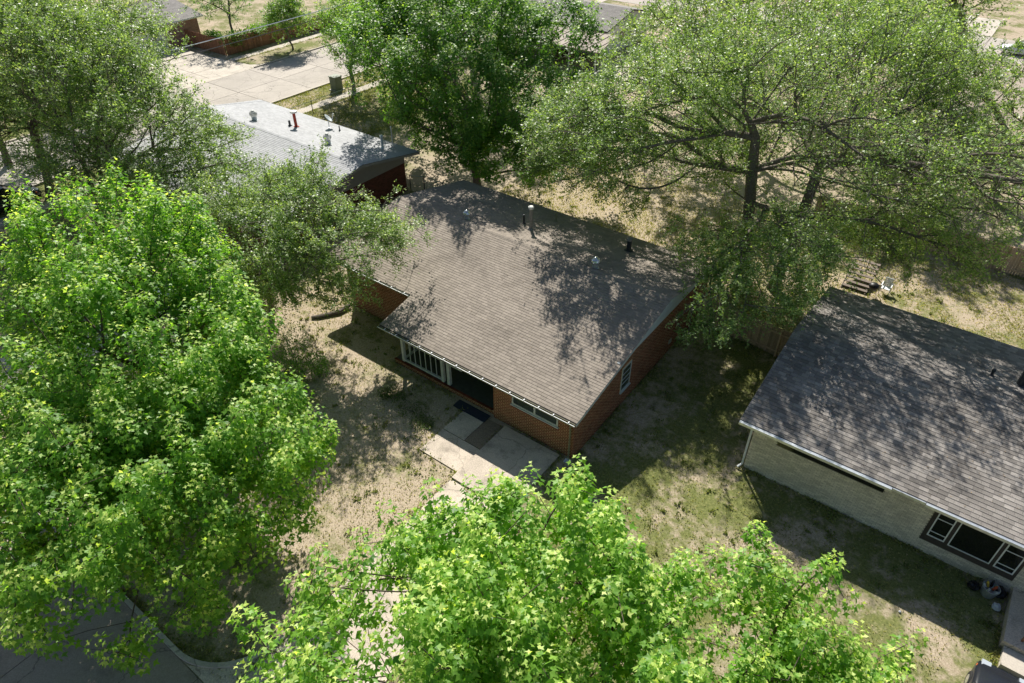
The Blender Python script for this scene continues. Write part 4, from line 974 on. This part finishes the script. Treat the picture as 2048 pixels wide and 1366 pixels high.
def clump_leaves(N, par, tips, rg, style, per, size, spread, axis_pt, val0=0.0, bias=None):
    """leaves around every tip; style maple: upright shoots with drooping leaves; elm: loose sprays of small leaves"""
    nt = len(tips); tp = N[tips]; pd = nrm(tp - N[par[tips]]); out = nrm(tp - np.array(axis_pt)[None])
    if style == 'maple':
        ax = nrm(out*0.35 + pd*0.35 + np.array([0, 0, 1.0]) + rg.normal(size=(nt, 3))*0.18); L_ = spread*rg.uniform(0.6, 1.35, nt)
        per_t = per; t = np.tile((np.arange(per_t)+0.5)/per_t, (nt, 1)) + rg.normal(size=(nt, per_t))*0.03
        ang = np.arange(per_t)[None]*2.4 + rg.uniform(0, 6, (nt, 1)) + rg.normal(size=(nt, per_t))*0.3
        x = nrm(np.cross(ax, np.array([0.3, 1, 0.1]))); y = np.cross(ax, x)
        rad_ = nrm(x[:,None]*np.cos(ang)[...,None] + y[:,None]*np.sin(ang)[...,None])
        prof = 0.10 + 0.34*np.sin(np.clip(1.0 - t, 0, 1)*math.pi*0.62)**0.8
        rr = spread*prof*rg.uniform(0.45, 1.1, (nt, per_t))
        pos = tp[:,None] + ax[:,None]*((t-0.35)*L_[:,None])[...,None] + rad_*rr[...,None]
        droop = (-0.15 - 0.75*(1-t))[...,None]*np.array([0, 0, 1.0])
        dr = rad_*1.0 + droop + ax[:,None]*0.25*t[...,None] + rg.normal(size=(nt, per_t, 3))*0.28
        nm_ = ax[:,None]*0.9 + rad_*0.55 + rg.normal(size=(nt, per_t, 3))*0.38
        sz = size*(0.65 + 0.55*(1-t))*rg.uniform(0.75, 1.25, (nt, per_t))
        vv = np.clip(0.24 + 0.75*np.clip(t-0.45, 0, 1)*1.6 + rg.normal(size=(nt, per_t))*0.14 + rg.normal(size=(nt, 1))*0.08 + val0, 0, 1)  # value rises to the shoot tip: sunlit highlights painted into the leaf colour
    else:
        nk = 5; m_ = per//nk
        td = nrm(pd[:,None]*0.9 + out[:,None]*0.5 + rg.normal(size=(nt, nk, 3))*0.75 + np.array([0, 0, 0.05])); TL = spread*rg.uniform(0.5, 1.2, (nt, nk))
        t = np.tile((np.arange(m_)+0.6)/m_, (nt, nk, 1)); c0 = tp[:,None] - pd[:,None]*0.25*rg.random((nt, nk, 1))
        pos = c0[:,:,None] + td[:,:,None]*(t*TL[...,None])[...,None] + np.array([0, 0, -1.0])*(0.22*(t*TL[...,None])**2)[...,None] + rg.normal(size=(nt, nk, m_, 3))*0.05
        sd_ = np.where(np.arange(m_) % 2 == 0, 1.0, -1.0)[None,None,:,None]; sidev = nrm(np.cross(td, np.array([0.1, 0.05, 1.0])))
        dr = td[:,:,None]*0.6 + sidev[:,:,None]*sd_*0.8 + rg.normal(size=(nt, nk, m_, 3))*0.4
        nm_ = np.array([0, 0, 1.0]) + rg.normal(size=(nt, nk, m_, 3))*0.55 + out[:,None,None]*0.2
        sz = size*1.12*rg.uniform(0.65, 1.3, (nt, nk, m_)); vv = np.clip(0.42 + rg.normal(size=(nt, nk, m_))*0.2 + rg.normal(size=(nt, 1, 1))*0.12 + val0, 0, 1)
    return pos.reshape(-1, 3), dr.reshape(-1, 3), nm_.reshape(-1, 3), sz.ravel(), vv.ravel()
def bare_twigs(N, par, tips, rg, k, length, r, m, Tn, frac=1.0):
    V = []; Q = []
    sel = tips[rg.random(len(tips)) < frac]
    for i in sel:
        p = N[i]; d0 = p - N[par[i]]; d0 /= max(np.linalg.norm(d0), 1e-6)
        for _ in range(k):
            d = d0 + rg.normal(size=3)*0.65; d /= np.linalg.norm(d); L_ = length*rg.uniform(0.4, 1.2); q = p + d*L_ + np.array([0, 0, -0.08*L_]); mid = p + d*L_*0.5 + rg.normal(size=3)*0.04
            for (a, c, r0, r1) in ((p, mid, r, r*0.75), (mid, q, r*0.75, r*0.4)):
                e = c - a; e /= np.linalg.norm(e); x = np.cross(e, [0.3, 0.2, 1]); x /= np.linalg.norm(x); y = np.cross(e, x); b0 = len(V)
                for (o, rr) in ((a, r0), (c, r1)):
                    for t in (0, 2.09, 4.19): V.append(o + (x*math.cos(t) + y*math.sin(t))*rr)
                for z in range(3): z2 = (z+1) % 3; Q.append((b0+z, b0+z2, b0+3+z2)); Q.append((b0+z, b0+3+z2, b0+3+z))
    trimesh('twigs', np.array(V), np.array(Q), np.full(len(Q), 0.5), m, Tn, 'stuff')
def tree(name, label, base, fork, lobes, n, style, leafm, barkm, per, size, spread, trunk_r, seed, kind='tri', shell=0.55, first=None, twig=0.0, r_tip=0.010, minz=1.2, val0=0.0, group=None, keep=None, thin=None, spires=0, slen=2.0, srad=0.5):
    rg = np.random.default_rng(seed)
    Tn = thing(name, label, 'tree', (base[0], base[1], 0), group)
    N, par, tips = skeleton(base, fork, lobes, n, rg, shell, first, minz, spires=spires, slen=slen, srad=srad)
    cnt_ = np.zeros(len(N)); cnt_[tips] = 1; hv = np.full(len(N), -1); best = np.zeros(len(N))
    for i in range(len(N)-1, 0, -1):
        p_ = par[i]; cnt_[p_] += cnt_[i]
        if cnt_[i] > best[p_]: best[p_] = cnt_[i]; hv[p_] = i
    mv = np.array([i for i in range(6, len(N)) if hv[i] > 0 and cnt_[i] > 3])
    for _ in range(6):
        if len(mv): N[mv] = 0.4*N[mv] + 0.3*N[par[mv]] + 0.3*N[hv[mv]]
    tree_wood(N, par, tips, r_tip, 2.25, trunk_r, Tn, barkm, rg)
    ap = np.mean([c for c, r in lobes], axis=0); ap[2] -= 2
    pos, dr, nm_, sz, vv = clump_leaves(N, par, tips, rg, style, per, size, spread, ap, val0)
    k = pos[:,2] > 0.15
    if style == 'elm':
        X, Y, Z = pos.T; fz = np.sin(1.7*X+1.3*np.sin(1.1*Y)+seed) + np.sin(1.9*Y+1.7*np.sin(0.9*Z)) + np.sin(2.1*Z+1.5*np.sin(1.3*X)) + 0.5*np.sin(4.3*X+3.1*Z)
        k &= rg.random(len(pos)) < np.clip(0.86 + 0.50*fz, 0.10, 1)
    if thin is not None: k &= thin(pos, rg)
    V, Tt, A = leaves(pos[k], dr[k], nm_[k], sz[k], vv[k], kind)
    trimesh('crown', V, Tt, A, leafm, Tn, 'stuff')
    if twig: bare_twigs(N, par, tips, rg, 3, spread*0.8, 0.009, M_twig, Tn, twig)
    return Tn

QUICK = 1.0
# --- bright maples in the front
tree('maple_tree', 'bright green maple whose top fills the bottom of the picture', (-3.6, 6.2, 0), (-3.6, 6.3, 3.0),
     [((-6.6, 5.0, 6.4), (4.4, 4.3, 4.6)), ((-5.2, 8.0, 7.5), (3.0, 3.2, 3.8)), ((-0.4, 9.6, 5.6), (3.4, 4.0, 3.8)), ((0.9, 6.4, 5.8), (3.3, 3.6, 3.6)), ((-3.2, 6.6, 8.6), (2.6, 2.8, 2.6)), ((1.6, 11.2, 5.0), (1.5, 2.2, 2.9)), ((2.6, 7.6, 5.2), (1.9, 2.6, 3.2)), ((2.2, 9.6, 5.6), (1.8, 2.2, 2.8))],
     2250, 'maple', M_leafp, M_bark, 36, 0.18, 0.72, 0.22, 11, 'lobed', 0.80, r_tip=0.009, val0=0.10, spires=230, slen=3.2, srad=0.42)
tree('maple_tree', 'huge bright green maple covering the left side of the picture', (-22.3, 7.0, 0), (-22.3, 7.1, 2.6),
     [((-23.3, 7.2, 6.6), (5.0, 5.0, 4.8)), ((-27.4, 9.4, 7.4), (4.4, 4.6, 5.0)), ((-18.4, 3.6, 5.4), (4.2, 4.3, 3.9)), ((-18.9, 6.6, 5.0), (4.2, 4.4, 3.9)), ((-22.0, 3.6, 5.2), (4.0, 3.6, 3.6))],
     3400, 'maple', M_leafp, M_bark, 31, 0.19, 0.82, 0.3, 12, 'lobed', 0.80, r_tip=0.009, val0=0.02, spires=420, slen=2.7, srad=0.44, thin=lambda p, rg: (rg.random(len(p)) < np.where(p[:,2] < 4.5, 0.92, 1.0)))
# --- elms on the left
tree('elm_tree', 'loose grey green elm hanging over the gap between the grey and brown roofs', (-31.0, 17.6, 0), (-30.4, 17.8, 3.4),
     [((-26.6, 17.4, 7.2), (2.9, 2.7, 1.9)), ((-24.2, 20.2, 6.4), (2.0, 1.9, 1.5)), ((-28.8, 19.6, 7.4), (2.8, 2.6, 1.9)), ((-25.5, 16.8, 5.4), (1.8, 1.6, 1.4)), ((-30.6, 16.8, 7), (2.6, 2.2, 1.8)), ((-27.4, 16.2, 4.4), (1.8, 1.5, 1.4)), ((-31.0, 20.6, 6.4), (2.6, 2.2, 1.6)), ((-24.6, 18.4, 4.0), (1.3, 1.2, 1.0)), ((-24.4, 21.4, 5.9), (2.0, 1.7, 1.3)), ((-29.6, 15.4, 3.4), (2.0, 1.5, 1.8)), ((-30.6, 16.6, 2.6), (1.5, 1.2, 1.2))],
     1700, 'elm', M_leafe, M_bark2, 75, 0.105, 0.75, 0.19, 21, twig=0.5, val0=0.12, shell=0.5, r_tip=0.011)
tree('elm_tree', 'tall open elm in front of the left end of the grey roof', (-47.0, 16.5, 0), (-46.6, 16.8, 3.4),
     [((-42.6, 19.4, 8.2), (4.2, 3.6, 3.6)), ((-47.4, 18.8, 10.2), (4.6, 4.4, 3.8)), ((-42.4, 23.0, 6.2), (3.0, 2.0, 1.4)), ((-38.8, 17.6, 5.8), (3.8, 3.2, 2.2)), ((-46.4, 16.0, 5.6), (3.4, 3.2, 2.2)), ((-37.0, 20.4, 6.0), (2.6, 2.2, 1.6))],
     2000, 'elm', M_leafe, M_bark2, 65, 0.13, 0.9, 0.28, 22, twig=0.5, val0=0.05, first=[(-44.5, 18.4, 6.0), (-40.0, 22.8, 5.8)], r_tip=0.012)
tree('elm_tree', 'tall elm with forked grey trunk at the upper left corner', (-57.4, 17.4, 0), (-56.8, 18.2, 5.2),
     [((-55.5, 20.4, 10.4), (4.8, 4.6, 4.4)), ((-60.0, 20.0, 9.6), (4.6, 4.6, 4.4)), ((-56.2, 17.0, 6.0), (4.2, 4.0, 3.0)), ((-52.4, 21.4, 7.4), (4.0, 3.6, 3.2)), ((-51.6, 18.8, 11.6), (3.8, 3.6, 3.2)), ((-60.5, 15.5, 6.5), (4.0, 3.6, 3.0)), ((-52.4, 24.6, 10.2), (3.8, 3.2, 3.4))],
     2500, 'elm', M_leafe, M_bark, 60, 0.145, 0.95, 0.30, 23, twig=0.4, val0=0.08, r_tip=0.012)
tree('elm_tree', 'elm behind the upper left corner trees over the mauve house', (-66, 18, 0), (-66, 18.5, 4), 
     [((-66, 20, 9), (5, 4.5, 4)), ((-62, 25.5, 8.6), (3.2, 3.0, 3.0)), ((-72, 24, 9), (4.5, 4.5, 4)), ((-76, 32, 7.0), (4.0, 4.0, 3.4)), ((-68, 28, 6.4), (3.4, 3.4, 3.0)), ((-70.5, 34, 8.0), (3.6, 3.4, 3.2))], 1050, 'elm', M_leafe, M_bark2, 60, 0.16, 1.1, 0.26, 24, val0=0.08)
tree('elm_tree', 'thin tree rising against the mauve house wall', (-80.5, 50.9, 0), (-80.5, 51.0, 2.6), [((-80.8, 51.6, 5.2), (2.6, 2.6, 2.4)), ((-83, 49.5, 5.0), (2.0, 2.0, 1.8)), ((-85, 54, 5.0), (2.6, 2.6, 2.2))], 190, 'elm', M_leafd, M_bark2, 60, 0.17, 1.0, 0.13, 25, val0=0.08)
# --- dense dark tree in the middle
tree('dense_tree', 'dense dark green multi stem tree behind the brown roof', (-31.8, 38.0, 0), (-32.0, 38.0, 2.4),
     [((-31.2, 34.8, 9.4), (4.4, 3.5, 4.0)), ((-37.4, 36.2, 8.8), (4.2, 4.0, 4.0)), ((-27.0, 36.8, 9.2), (3.4, 3.4, 3.8)), ((-32.6, 36.6, 4.6), (3.8, 2.3, 3.2)), ((-32.0, 38.4, 12.6), (4.8, 4.2, 3.0)), ((-41.0, 39.4, 9.6), (4.0, 4.2, 3.8)), ((-27.6, 41.0, 10.6), (3.8, 4.0, 3.6)), ((-38.0, 41.0, 12.0), (4.4, 4.2, 3.0)), ((-29.0, 36.8, 4.6), (2.6, 2.2, 2.8)), ((-36.2, 37.8, 5.0), (3.6, 2.6, 3.2)), ((-28.0, 38.8, 4.6), (3.6, 3.0, 3.6)), ((-39.0, 40.0, 4.8), (4.0, 3.0, 3.4)), ((-24.6, 41.2, 5.6), (3.0, 3.0, 3.0)), ((-33.6, 36.6, 3.2), (3.4, 1.6, 2.0)), ((-26.4, 38.6, 4.6), (3.2, 2.2, 3.2))],
     3300, 'maple', M_leafd, M_bark2, 28, 0.215, 0.85, 0.30, 31, 'lobed', 0.72, r_tip=0.010, minz=1.0, val0=0.05, spires=420, slen=2.0, srad=0.6)
tree('verge_tree', 'yellow green tree on the verge beside the utility cabinet', (-56.0, 47.6, 0), (-56.0, 47.8, 2.4),
     [((-56.4, 49.4, 6.2), (4.2, 3.9, 3.8)), ((-54.0, 46.8, 5.6), (3.2, 2.8, 3.0)), ((-51.5, 48.5, 7.4), (3.8, 3.6, 3.6)), ((-49, 44.5, 6.5), (3.4, 3.0, 3.2))], 1000, 'elm', M_leafd, M_bark2, 60, 0.16, 0.9, 0.2, 32, val0=0.2)
tree('small_tree', 'small round tree on the far verge casting shade on the street', (-73.3, 53.8, 0), (-73.3, 53.8, 1.1),
     [((-73.3, 53.6, 3.2), (2.7, 2.6, 2.2)), ((-73.5, 54.2, 4.5), (2.0, 2.0, 1.7))], 420, 'elm', M_leafd, M_bark2, 54, 0.16, 0.75, 0.11, 33, val0=0.18)
# --- big open elms on the right
tree('elm_tree', 'large open elm with dark forked trunks between the brown and grey roofs', (-9.9, 37.0, 0), (-10.6, 36.4, 9.6),
     [((-17.4, 30.8, 9.6), (3.8, 3.0, 2.6)), ((-16.6, 35.0, 10.4), (4.6, 3.8, 3.4)), ((-19.6, 35.4, 7.4), (3.4, 2.2, 2.2)), ((-13.0, 36.6, 7.6), (2.6, 2.0, 1.8)), ((-10.2, 34.8, 12.8), (5.0, 4.0, 3.0)), ((-4.6, 34.4, 10.2), (4.3, 3.6, 3.0)), ((-6.0, 30.3, 7.2), (2.8, 2.1, 1.8)), ((-1.2, 37.4, 9.2), (4.2, 3.6, 3.0)), ((-9.3, 29.8, 5.2), (1.9, 1.4, 1.2)), ((-20.6, 33.4, 9.0), (2.6, 2.6, 1.9)), ((-21.6, 35.4, 5.8), (2.9, 2.0, 1.9)), ((-17.4, 34.4, 4.9), (2.4, 1.0, 1.0)), ((-22.8, 34.6, 4.6), (2.0, 1.2, 1.2)), ((-7.4, 27.9, 4.9), (2.2, 1.5, 1.4)), ((-5.8, 29.2, 5.9), (2.3, 1.7, 1.5)), ((-10.2, 31.4, 5.2), (2.3, 1.5, 1.2)), ((-8.4, 26.9, 3.8), (1.5, 1.0, 0.9)), ((-6.6, 33.6, 6.2), (2.8, 2.0, 1.8)), ((-10.2, 34.6, 4.4), (2.2, 1.3, 1.3)), ((-14.2, 39.6, 7.0), (4.0, 2.4, 2.6)), ((-20.0, 37.6, 6.6), (3.6, 2.3, 2.4)), ((-9.0, 38.8, 8.6), (2.8, 2.0, 2.6))],
     4900, 'elm', M_leafe, M_bark2, 70, 0.115, 0.85, 0.33, 41, twig=0.12, shell=0.5, val0=0.10, r_tip=0.010,
     thin=lambda p, rg: (rg.random(len(p)) < np.where((p[:,0] > -10.5) & (p[:,2] > 7.6), 0.36, 1.0)),
     first=[(-11.4, 35.8, 12.5), (-13.4, 35.0, 11.6), (-8.0, 34.8, 11.8), (-9.0, 34.2, 13.4), (-5.4, 33.4, 11.4)])
tree('elm_tree', 'second elm stem with pale dead branches behind the large one', (-8.1, 37.9, 0), (-7.2, 37.4, 8.6),
     [((-3.0, 40.6, 9.4), (4.2, 3.4, 3.2)), ((1.6, 34.6, 11.0), (4.2, 3.2, 2.2)), ((5.6, 35.6, 11.2), (3.4, 3.0, 2.0)), ((-6.4, 42.4, 12.4), (4.8, 4.2, 3.2)), ((-0.2, 37.4, 5.8), (2.4, 1.8, 1.6)), ((-12.8, 42.4, 9.4), (4.4, 4.0, 3.6)), ((-3.6, 39.8, 5.6), (3.4, 2.0, 2.2))], 2500, 'elm', M_leafe, M_bark2, 64, 0.125, 0.95, 0.30, 42, twig=0.12, shell=0.5, val0=0.10, r_tip=0.010,
     thin=lambda p, rg: (rg.random(len(p)) < np.where((p[:,1] < 41) & (p[:,2] > 7.4), 0.34, 1.0)),
     first=[(-5.2, 37.2, 9.6), (-6.8, 38.6, 11.0), (-1.6, 36.0, 10.0), (2.4, 34.6, 10.8)])
tree('elm_tree', 'elm beyond the back fence filling the upper right', (1.0, 59.0, 0), (0.8, 59.2, 4), [((-1.5, 60, 7.2), (6.2, 4.6, 3.6)), ((5.6, 60, 8.2), (5.2, 4.4, 4.0)), ((-8.4, 56.4, 9.2), (5.0, 4.4, 4.2))],
     1500, 'elm', M_leafe, M_bark2, 56, 0.155, 1.05, 0.30, 43, twig=0.4, val0=0.10)
tree('elm_tree', 'far elm with thick dark trunk near the pale street', (-5.6, 77.5, 0), (-5.8, 77.5, 4.6), [((-7.6, 75, 10.4), (3.6, 4.0, 3.0)), ((-10.8, 77, 10.4), (5.4, 5, 3.6)), ((-16.5, 69.5, 8.4), (5.2, 4.6, 4.2)), ((-9.5, 66.5, 8.2), (4.6, 4.4, 3.8))],
     1000, 'elm', M_leafe, M_bark2, 50, 0.20, 1.25, 0.46, 44, twig=0.3, val0=0.12, shell=0.45)
tree('elm_tree', 'middle distance elm behind the large elm crown', (-17.5, 57, 0), (-17.5, 57.2, 4), [((-18, 55, 8.6), (6, 5, 4.8)), ((-24.6, 54.6, 8.4), (4.8, 4.6, 4.4)), ((-11, 58.5, 8.6), (5, 4.6, 4.6)), ((-20.5, 48.5, 8.4), (4.2, 3.8, 3.6))],
     1300, 'elm', M_leafe, M_bark2, 56, 0.17, 1.15, 0.28, 45, twig=0.4, val0=0.08)
tree('elm_tree', 'far elm left of the upper right canopy beside the far grey house', (-28.5, 70, 0), (-28.5, 70, 4), [((-28.0, 69.0, 8.0), (5.0, 4.6, 4.2)), ((-22.5, 76, 8.6), (6, 5.2, 5)), ((-32, 82, 8), (4, 5, 4)), ((-14.5, 84, 8.5), (6, 5, 4.5))],
     900, 'elm', M_leafe, M_bark2, 52, 0.22, 1.3, 0.26, 46, val0=0.08)
tree('elm_tree', 'background elm closing the top edge beyond the dense tree', (-52, 62, 0), (-52, 62, 4), [((-52, 62, 8.6), (5.6, 5.4, 4.6)), ((-46, 55, 8.6), (4.8, 4.8, 4.6)), ((-60, 72, 8), (5, 5, 4)), ((-40, 50, 8.6), (4.6, 4.4, 4.4))],
     900, 'elm', M_leafd, M_bark2, 56, 0.21, 1.3, 0.26, 47, val0=0.06)
# --- creeper, shrubs
def leaf_mass(name, label, cat, lobes, n, size, m, seed, kind='thing', per_size=0.4):
    rg = np.random.default_rng(seed); P = []; Dn = []
    for c, r in lobes:
        k = n//len(lobes); d = nrm(rg.normal(size=(k, 3))); q = rg.random((k, 1))**0.4; p = np.array(c) + d*q*np.array(r)*(1+0.25*np.sin(d[:, :1]*9)*np.cos(d[:, 1:2]*8)); P.append(p); Dn.append(d)
    P = np.concatenate(P); Dn = np.concatenate(Dn); k = P[:,2] > 0.03; P, Dn = P[k], Dn[k]; n_ = len(P)
    V, Tt, A = leaves(P, Dn + rg.normal(size=(n_, 3))*0.7, np.array([0, 0, 1.]) + Dn*0.5 + rg.normal(size=(n_, 3))*0.5, size*rg.uniform(0.6, 1.3, n_), np.clip(0.45 + rg.normal(size=n_)*0.22, 0, 1), 'plain')
    root = thing(name, label, cat, (lobes[0][0][0], lobes[0][0][1], 0)); trimesh('foliage', V, Tt, A, m, root, 'stuff')
    b = MB()
    for c, r in lobes:
        for t in range(4): b.tube([(c[0]+random.uniform(-.1, .1), c[1]+random.uniform(-.1, .1), 0), (c[0]+random.uniform(-.6, .6)*r[0], c[1]+random.uniform(-.6, .6)*r[1], c[2]+r[2]*0.4)], [0.02, 0.008], 4)
    b.build('stems', M_bark2, root, kind='stuff'); return root
leaf_mass('creeper', 'thick green creeper heaped over the corner of the brown fence', 'creeper', [((-77.9, 49.2, 1.5), (0.9, 1.9, 0.95)), ((-78.1, 52.4, 1.7), (0.9, 1.8, 0.7)), ((-80.4, 48.2, 1.6), (1.8, 0.7, 0.6)), ((-78.6, 55.4, 1.6), (0.8, 1.2, 0.5))], 6500, 0.20, M_leafd, 61)
leaf_mass('shrub', 'low dark shrub on the dry lawn in front of the porch', 'shrub', [((-20.0, 16.9, 0.32), (0.55, 0.5, 0.36)), ((-20.5, 16.6, 0.26), (0.4, 0.35, 0.25))], 1500, 0.075, M_leafs, 62)
leaf_mass('shrub', 'dark leafy shrub hanging beside the maple over the left lawn', 'shrub', [((-25.9, 15.4, 1.6), (1.1, 1.1, 1.3)), ((-25.0, 14.4, 1.1), (0.9, 0.9, 1.0)), ((-24.4, 15.6, 0.8), (0.7, 0.6, 0.6))], 3600, 0.10, M_leafd, 63)
leaf_mass('shrub', 'low green weeds growing in the shade along the porch', 'weeds', [((-18.6, 16.7, 0.1), (1.1, 0.7, 0.16)), ((-17.6, 16.2, 0.1), (0.6, 0.6, 0.12))], 1500, 0.07, M_leafs, 64)
leaf_mass('shrub', 'leafy undergrowth below the right hand fence', 'shrub', [((-4.4, 46.8, 0.9), (2.6, 0.9, 1.0)), ((-9.5, 45.5, 1.0), (2.5, 1.5, 1.2))], 4500, 0.13, M_leafe, 65)
leaf_mass('shrub', 'sapling clump at the foot of the large elm', 'shrub', [((-9.3, 35.8, 1.6), (2.0, 1.0, 1.3)), ((-6.5, 36.6, 1.6), (2.0, 1.2, 1.4))], 4200, 0.11, M_leafd, 66)

# ================================================================== GRASS TUFTS AND LITTER
def scatter(name, label, m, n, rect, size, kind, seed, avoid, vmean, vsd, up=1.0, z0=0.0):
    rg = np.random.default_rng(seed); P = np.empty((0, 2))
    x0, x1, y0, y1 = rect; P = np.column_stack([rg.uniform(x0, x1, n), rg.uniform(y0, y1, n)])
    k = np.ones(n, bool)
    for (a, b_, c, d) in avoid: k &= ~((P[:,0] > a) & (P[:,0] < b_) & (P[:,1] > c) & (P[:,1] < d))
    # patchy density
    f = np.sin(P[:,0]*0.9+1.3*np.sin(P[:,1]*0.6))*np.cos(P[:,1]*0.8+1.1*np.sin(P[:,0]*0.7)) + 0.6*np.sin(P[:,0]*2.9+P[:,1]*2.1)
    k &= rg.random(n) < np.clip(0.55 + 0.35*f, 0.08, 1)
    P = P[k]; f = f[k]; n = len(P); pos = np.column_stack([P, np.full(n, z0)])
    if up > 0.5: dr = np.array([0, 0, up]) + rg.normal(size=(n, 3))*0.55; nm_ = rg.normal(size=(n, 3)); dr[:,2] = np.abs(dr[:,2])
    else: dr = rg.normal(size=(n, 3)); dr[:,2] *= 0.2; nm_ = np.array([0, 0, 1.]) + rg.normal(size=(n, 3))*0.3; pos[:,2] += 0.015
    V, Tt, A = leaves(pos, dr, nm_, size*rg.uniform(0.5, 1.4, n), np.clip(vmean - 0.12*f + rg.normal(size=n)*vsd, 0, 1), kind)
    o = trimesh(name, V, Tt, A, m); tag(o, label, kind='stuff'); return o
AV = [(-22.1, -10.5, 18.3, 33), (-27.9, -10.5, 21, 33), (-14.35, -10.1, 2, 18.6), (-16.7, -14.2, 14.8, 18.3), (-4.1, 17, 22.9, 34.9), (6.5, 12, 19.4, 23), (5.1, 8.7, 2, 19.4), (-39.7, -35.7, 2, 20.3), (-53.1, -35.8, 21, 34.4)]
scatter('grass', 'short patchy grass in the front and side yards', M_blade, 230000, (-34, 9, 2.8, 34.5), 0.07, 'tri', 71, AV, 0.52, 0.22)
scatter('grass', 'dry yellow grass in the back yards', M_blade, 120000, (-30, 12, 34.5, 48), 0.09, 'tri', 72, AV, 0.62, 0.2)
scatter('grass', 'grass on the verges of the side street', M_blade, 60000, (-60, -46, 33, 56), 0.11, 'tri', 73, AV + [(-56.7, -55.2, 0, 105)], 0.40, 0.22)
scatter('leaf_litter', 'brown fallen leaves littering the front yards', M_litter, 9000, (-30, -9, 3, 21), 0.055, 'plain', 74, [(-22.1, -10.5, 18.3, 33)], 0.5, 0.25, up=0.0)

def edge_tufts(name, label, lines, per_m, seed, wid=0.10, size=0.10, vm=0.35):
    rg = np.random.default_rng(seed); P = []
    for (x0, y0, x1, y1) in lines:
        L_ = math.hypot(x1-x0, y1-y0); n = int(L_*per_m); t = rg.random(n); dens = 0.5+0.5*np.sin(t*L_*1.7+x0)+0.4*np.sin(t*L_*5.1+y0)
        k = rg.random(n) < np.clip(dens, 0.1, 1); t = t[k]; n = len(t)
        P.append(np.column_stack([x0+(x1-x0)*t + rg.normal(size=n)*wid, y0+(y1-y0)*t + rg.normal(size=n)*wid, np.full(n, 0.01)]))
    P = np.concatenate(P); n = len(P); d = rg.normal(size=(n, 3))*0.5 + np.array([0, 0, 0.9]); d[:,2] = np.abs(d[:,2])
    V, Tt, A = leaves(P, d, rg.normal(size=(n, 3)), size*rg.uniform(0.5, 1.5, n), np.clip(vm + rg.normal(size=n)*0.2, 0, 1), 'tri')
    tag(trimesh(name, V, Tt, A, M_blade), label, kind='stuff')
edge_tufts('edge_grass', 'ragged grass creeping over slab and wall edges', [(-14.3, 2.6, -14.3, 14.9), (-16.65, 14.85, -14.3, 14.85), (-16.65, 14.9, -16.65, 18.3), (-10.15, 2.6, -10.15, 14.4), (-11.05, 14.4, -11.05, 18.5), (-14.28, 16.6, -14.28, 18.4), (-14.2, 14.46, -11.1, 14.46),
    (-10.45, 18.8, -10.45, 33), (-14.0, 18.55, -11.1, 18.55), (-27.8, 21.0, -22.1, 21.0), (-22.0, 18.6, -17.4, 18.6), (-4.0, 22.85, 6.6, 22.85), (-4.1, 22.8, -4.1, 34.8), (6.55, 19.5, 6.55, 22.8), (-53, 34.4, -35.7, 34.4),
    (-9, 48.2, 8, 48.2), (-10.4, 31.8, -4.3, 31.3), (-17.0, 2.7, -14.4, 4.2), (-60, 2.75, -17, 2.75), (-59.9, 30, -59.9, 58), (-56.7, 30, -56.7, 58), (-55.2, 30, -55.2, 58), (-71.3, 46, -71.3, 66), (-75, 47, -75, 66)], 130, 81)

rg_ = np.random.default_rng(91); C0 = np.column_stack([rg_.uniform(-30, 8, 900), rg_.uniform(3, 46, 900)])
kk = np.ones(900, bool)
for (a, b_, c, d) in AV: kk &= ~((C0[:,0] > a-0.2) & (C0[:,0] < b_+0.2) & (C0[:,1] > c-0.2) & (C0[:,1] < d+0.2))
C0 = C0[kk]; n_ = len(C0)*26; P = np.repeat(C0, 26, axis=0) + rg_.normal(size=(n_, 2))*np.repeat(rg_.uniform(0.04, 0.16, len(C0)), 26)[:,None]
d = rg_.normal(size=(n_, 3))*0.6; d[:,2] = np.abs(d[:,2]) + 0.5
V, Tt, A = leaves(np.column_stack([P, np.full(n_, 0.01)]), d, rg_.normal(size=(n_, 3)), 0.12*rg_.uniform(0.5, 1.3, n_), np.clip(0.15 + rg_.normal(size=n_)*0.15, 0, 1), 'tri')
tag(trimesh('weeds', V, Tt, A, M_blade), 'green weed tufts dotted over the dry lawns', kind='stuff')
n_ = 1500; X = rg_.uniform(XL, XR, n_); Y = rg_.uniform(YM, YB, n_); w = rg_.random(n_) < np.clip((X+24)/14, 0.12, 1); X, Y = X[w], Y[w]; n_ = len(X)
Zr = np.where(Y < YR, ZF + SL*(Y-YF), ZM + SL*(YB-Y)) + 0.025
n2 = 1500; X2 = rg_.uniform(tXL+0.1, tXR, n2); Y2 = rg_.uniform(tYF+0.1, tYB-0.1, n2); Z2 = np.where(Y2 < tYR, tZ + SL2*(Y2-tYF), tZ + SL2*(tYB-Y2)) + 0.028
for (X_, Y_, Z_, nm_, lb) in ((X, Y, Zr, 'leaf_litter', 'scraps of leaf and twig lying on the brown roof'), (X2, Y2, Z2, 'leaf_litter', 'scraps of leaf and twig lying on the roof of the tan house')):
    m_ = len(X_); d = rg_.normal(size=(m_, 3)); d[:,2] *= 0.1
    V, Tt, A = leaves(np.column_stack([X_, Y_, Z_]), d, np.array([0, 0, 1.]) + rg_.normal(size=(m_, 3))*0.15, 0.05*rg_.uniform(0.5, 1.6, m_), np.clip(0.5+rg_.normal(size=m_)*0.3, 0, 1), 'plain')
    tag(trimesh(nm_, V, Tt, A, M_litter), lb, kind='stuff')
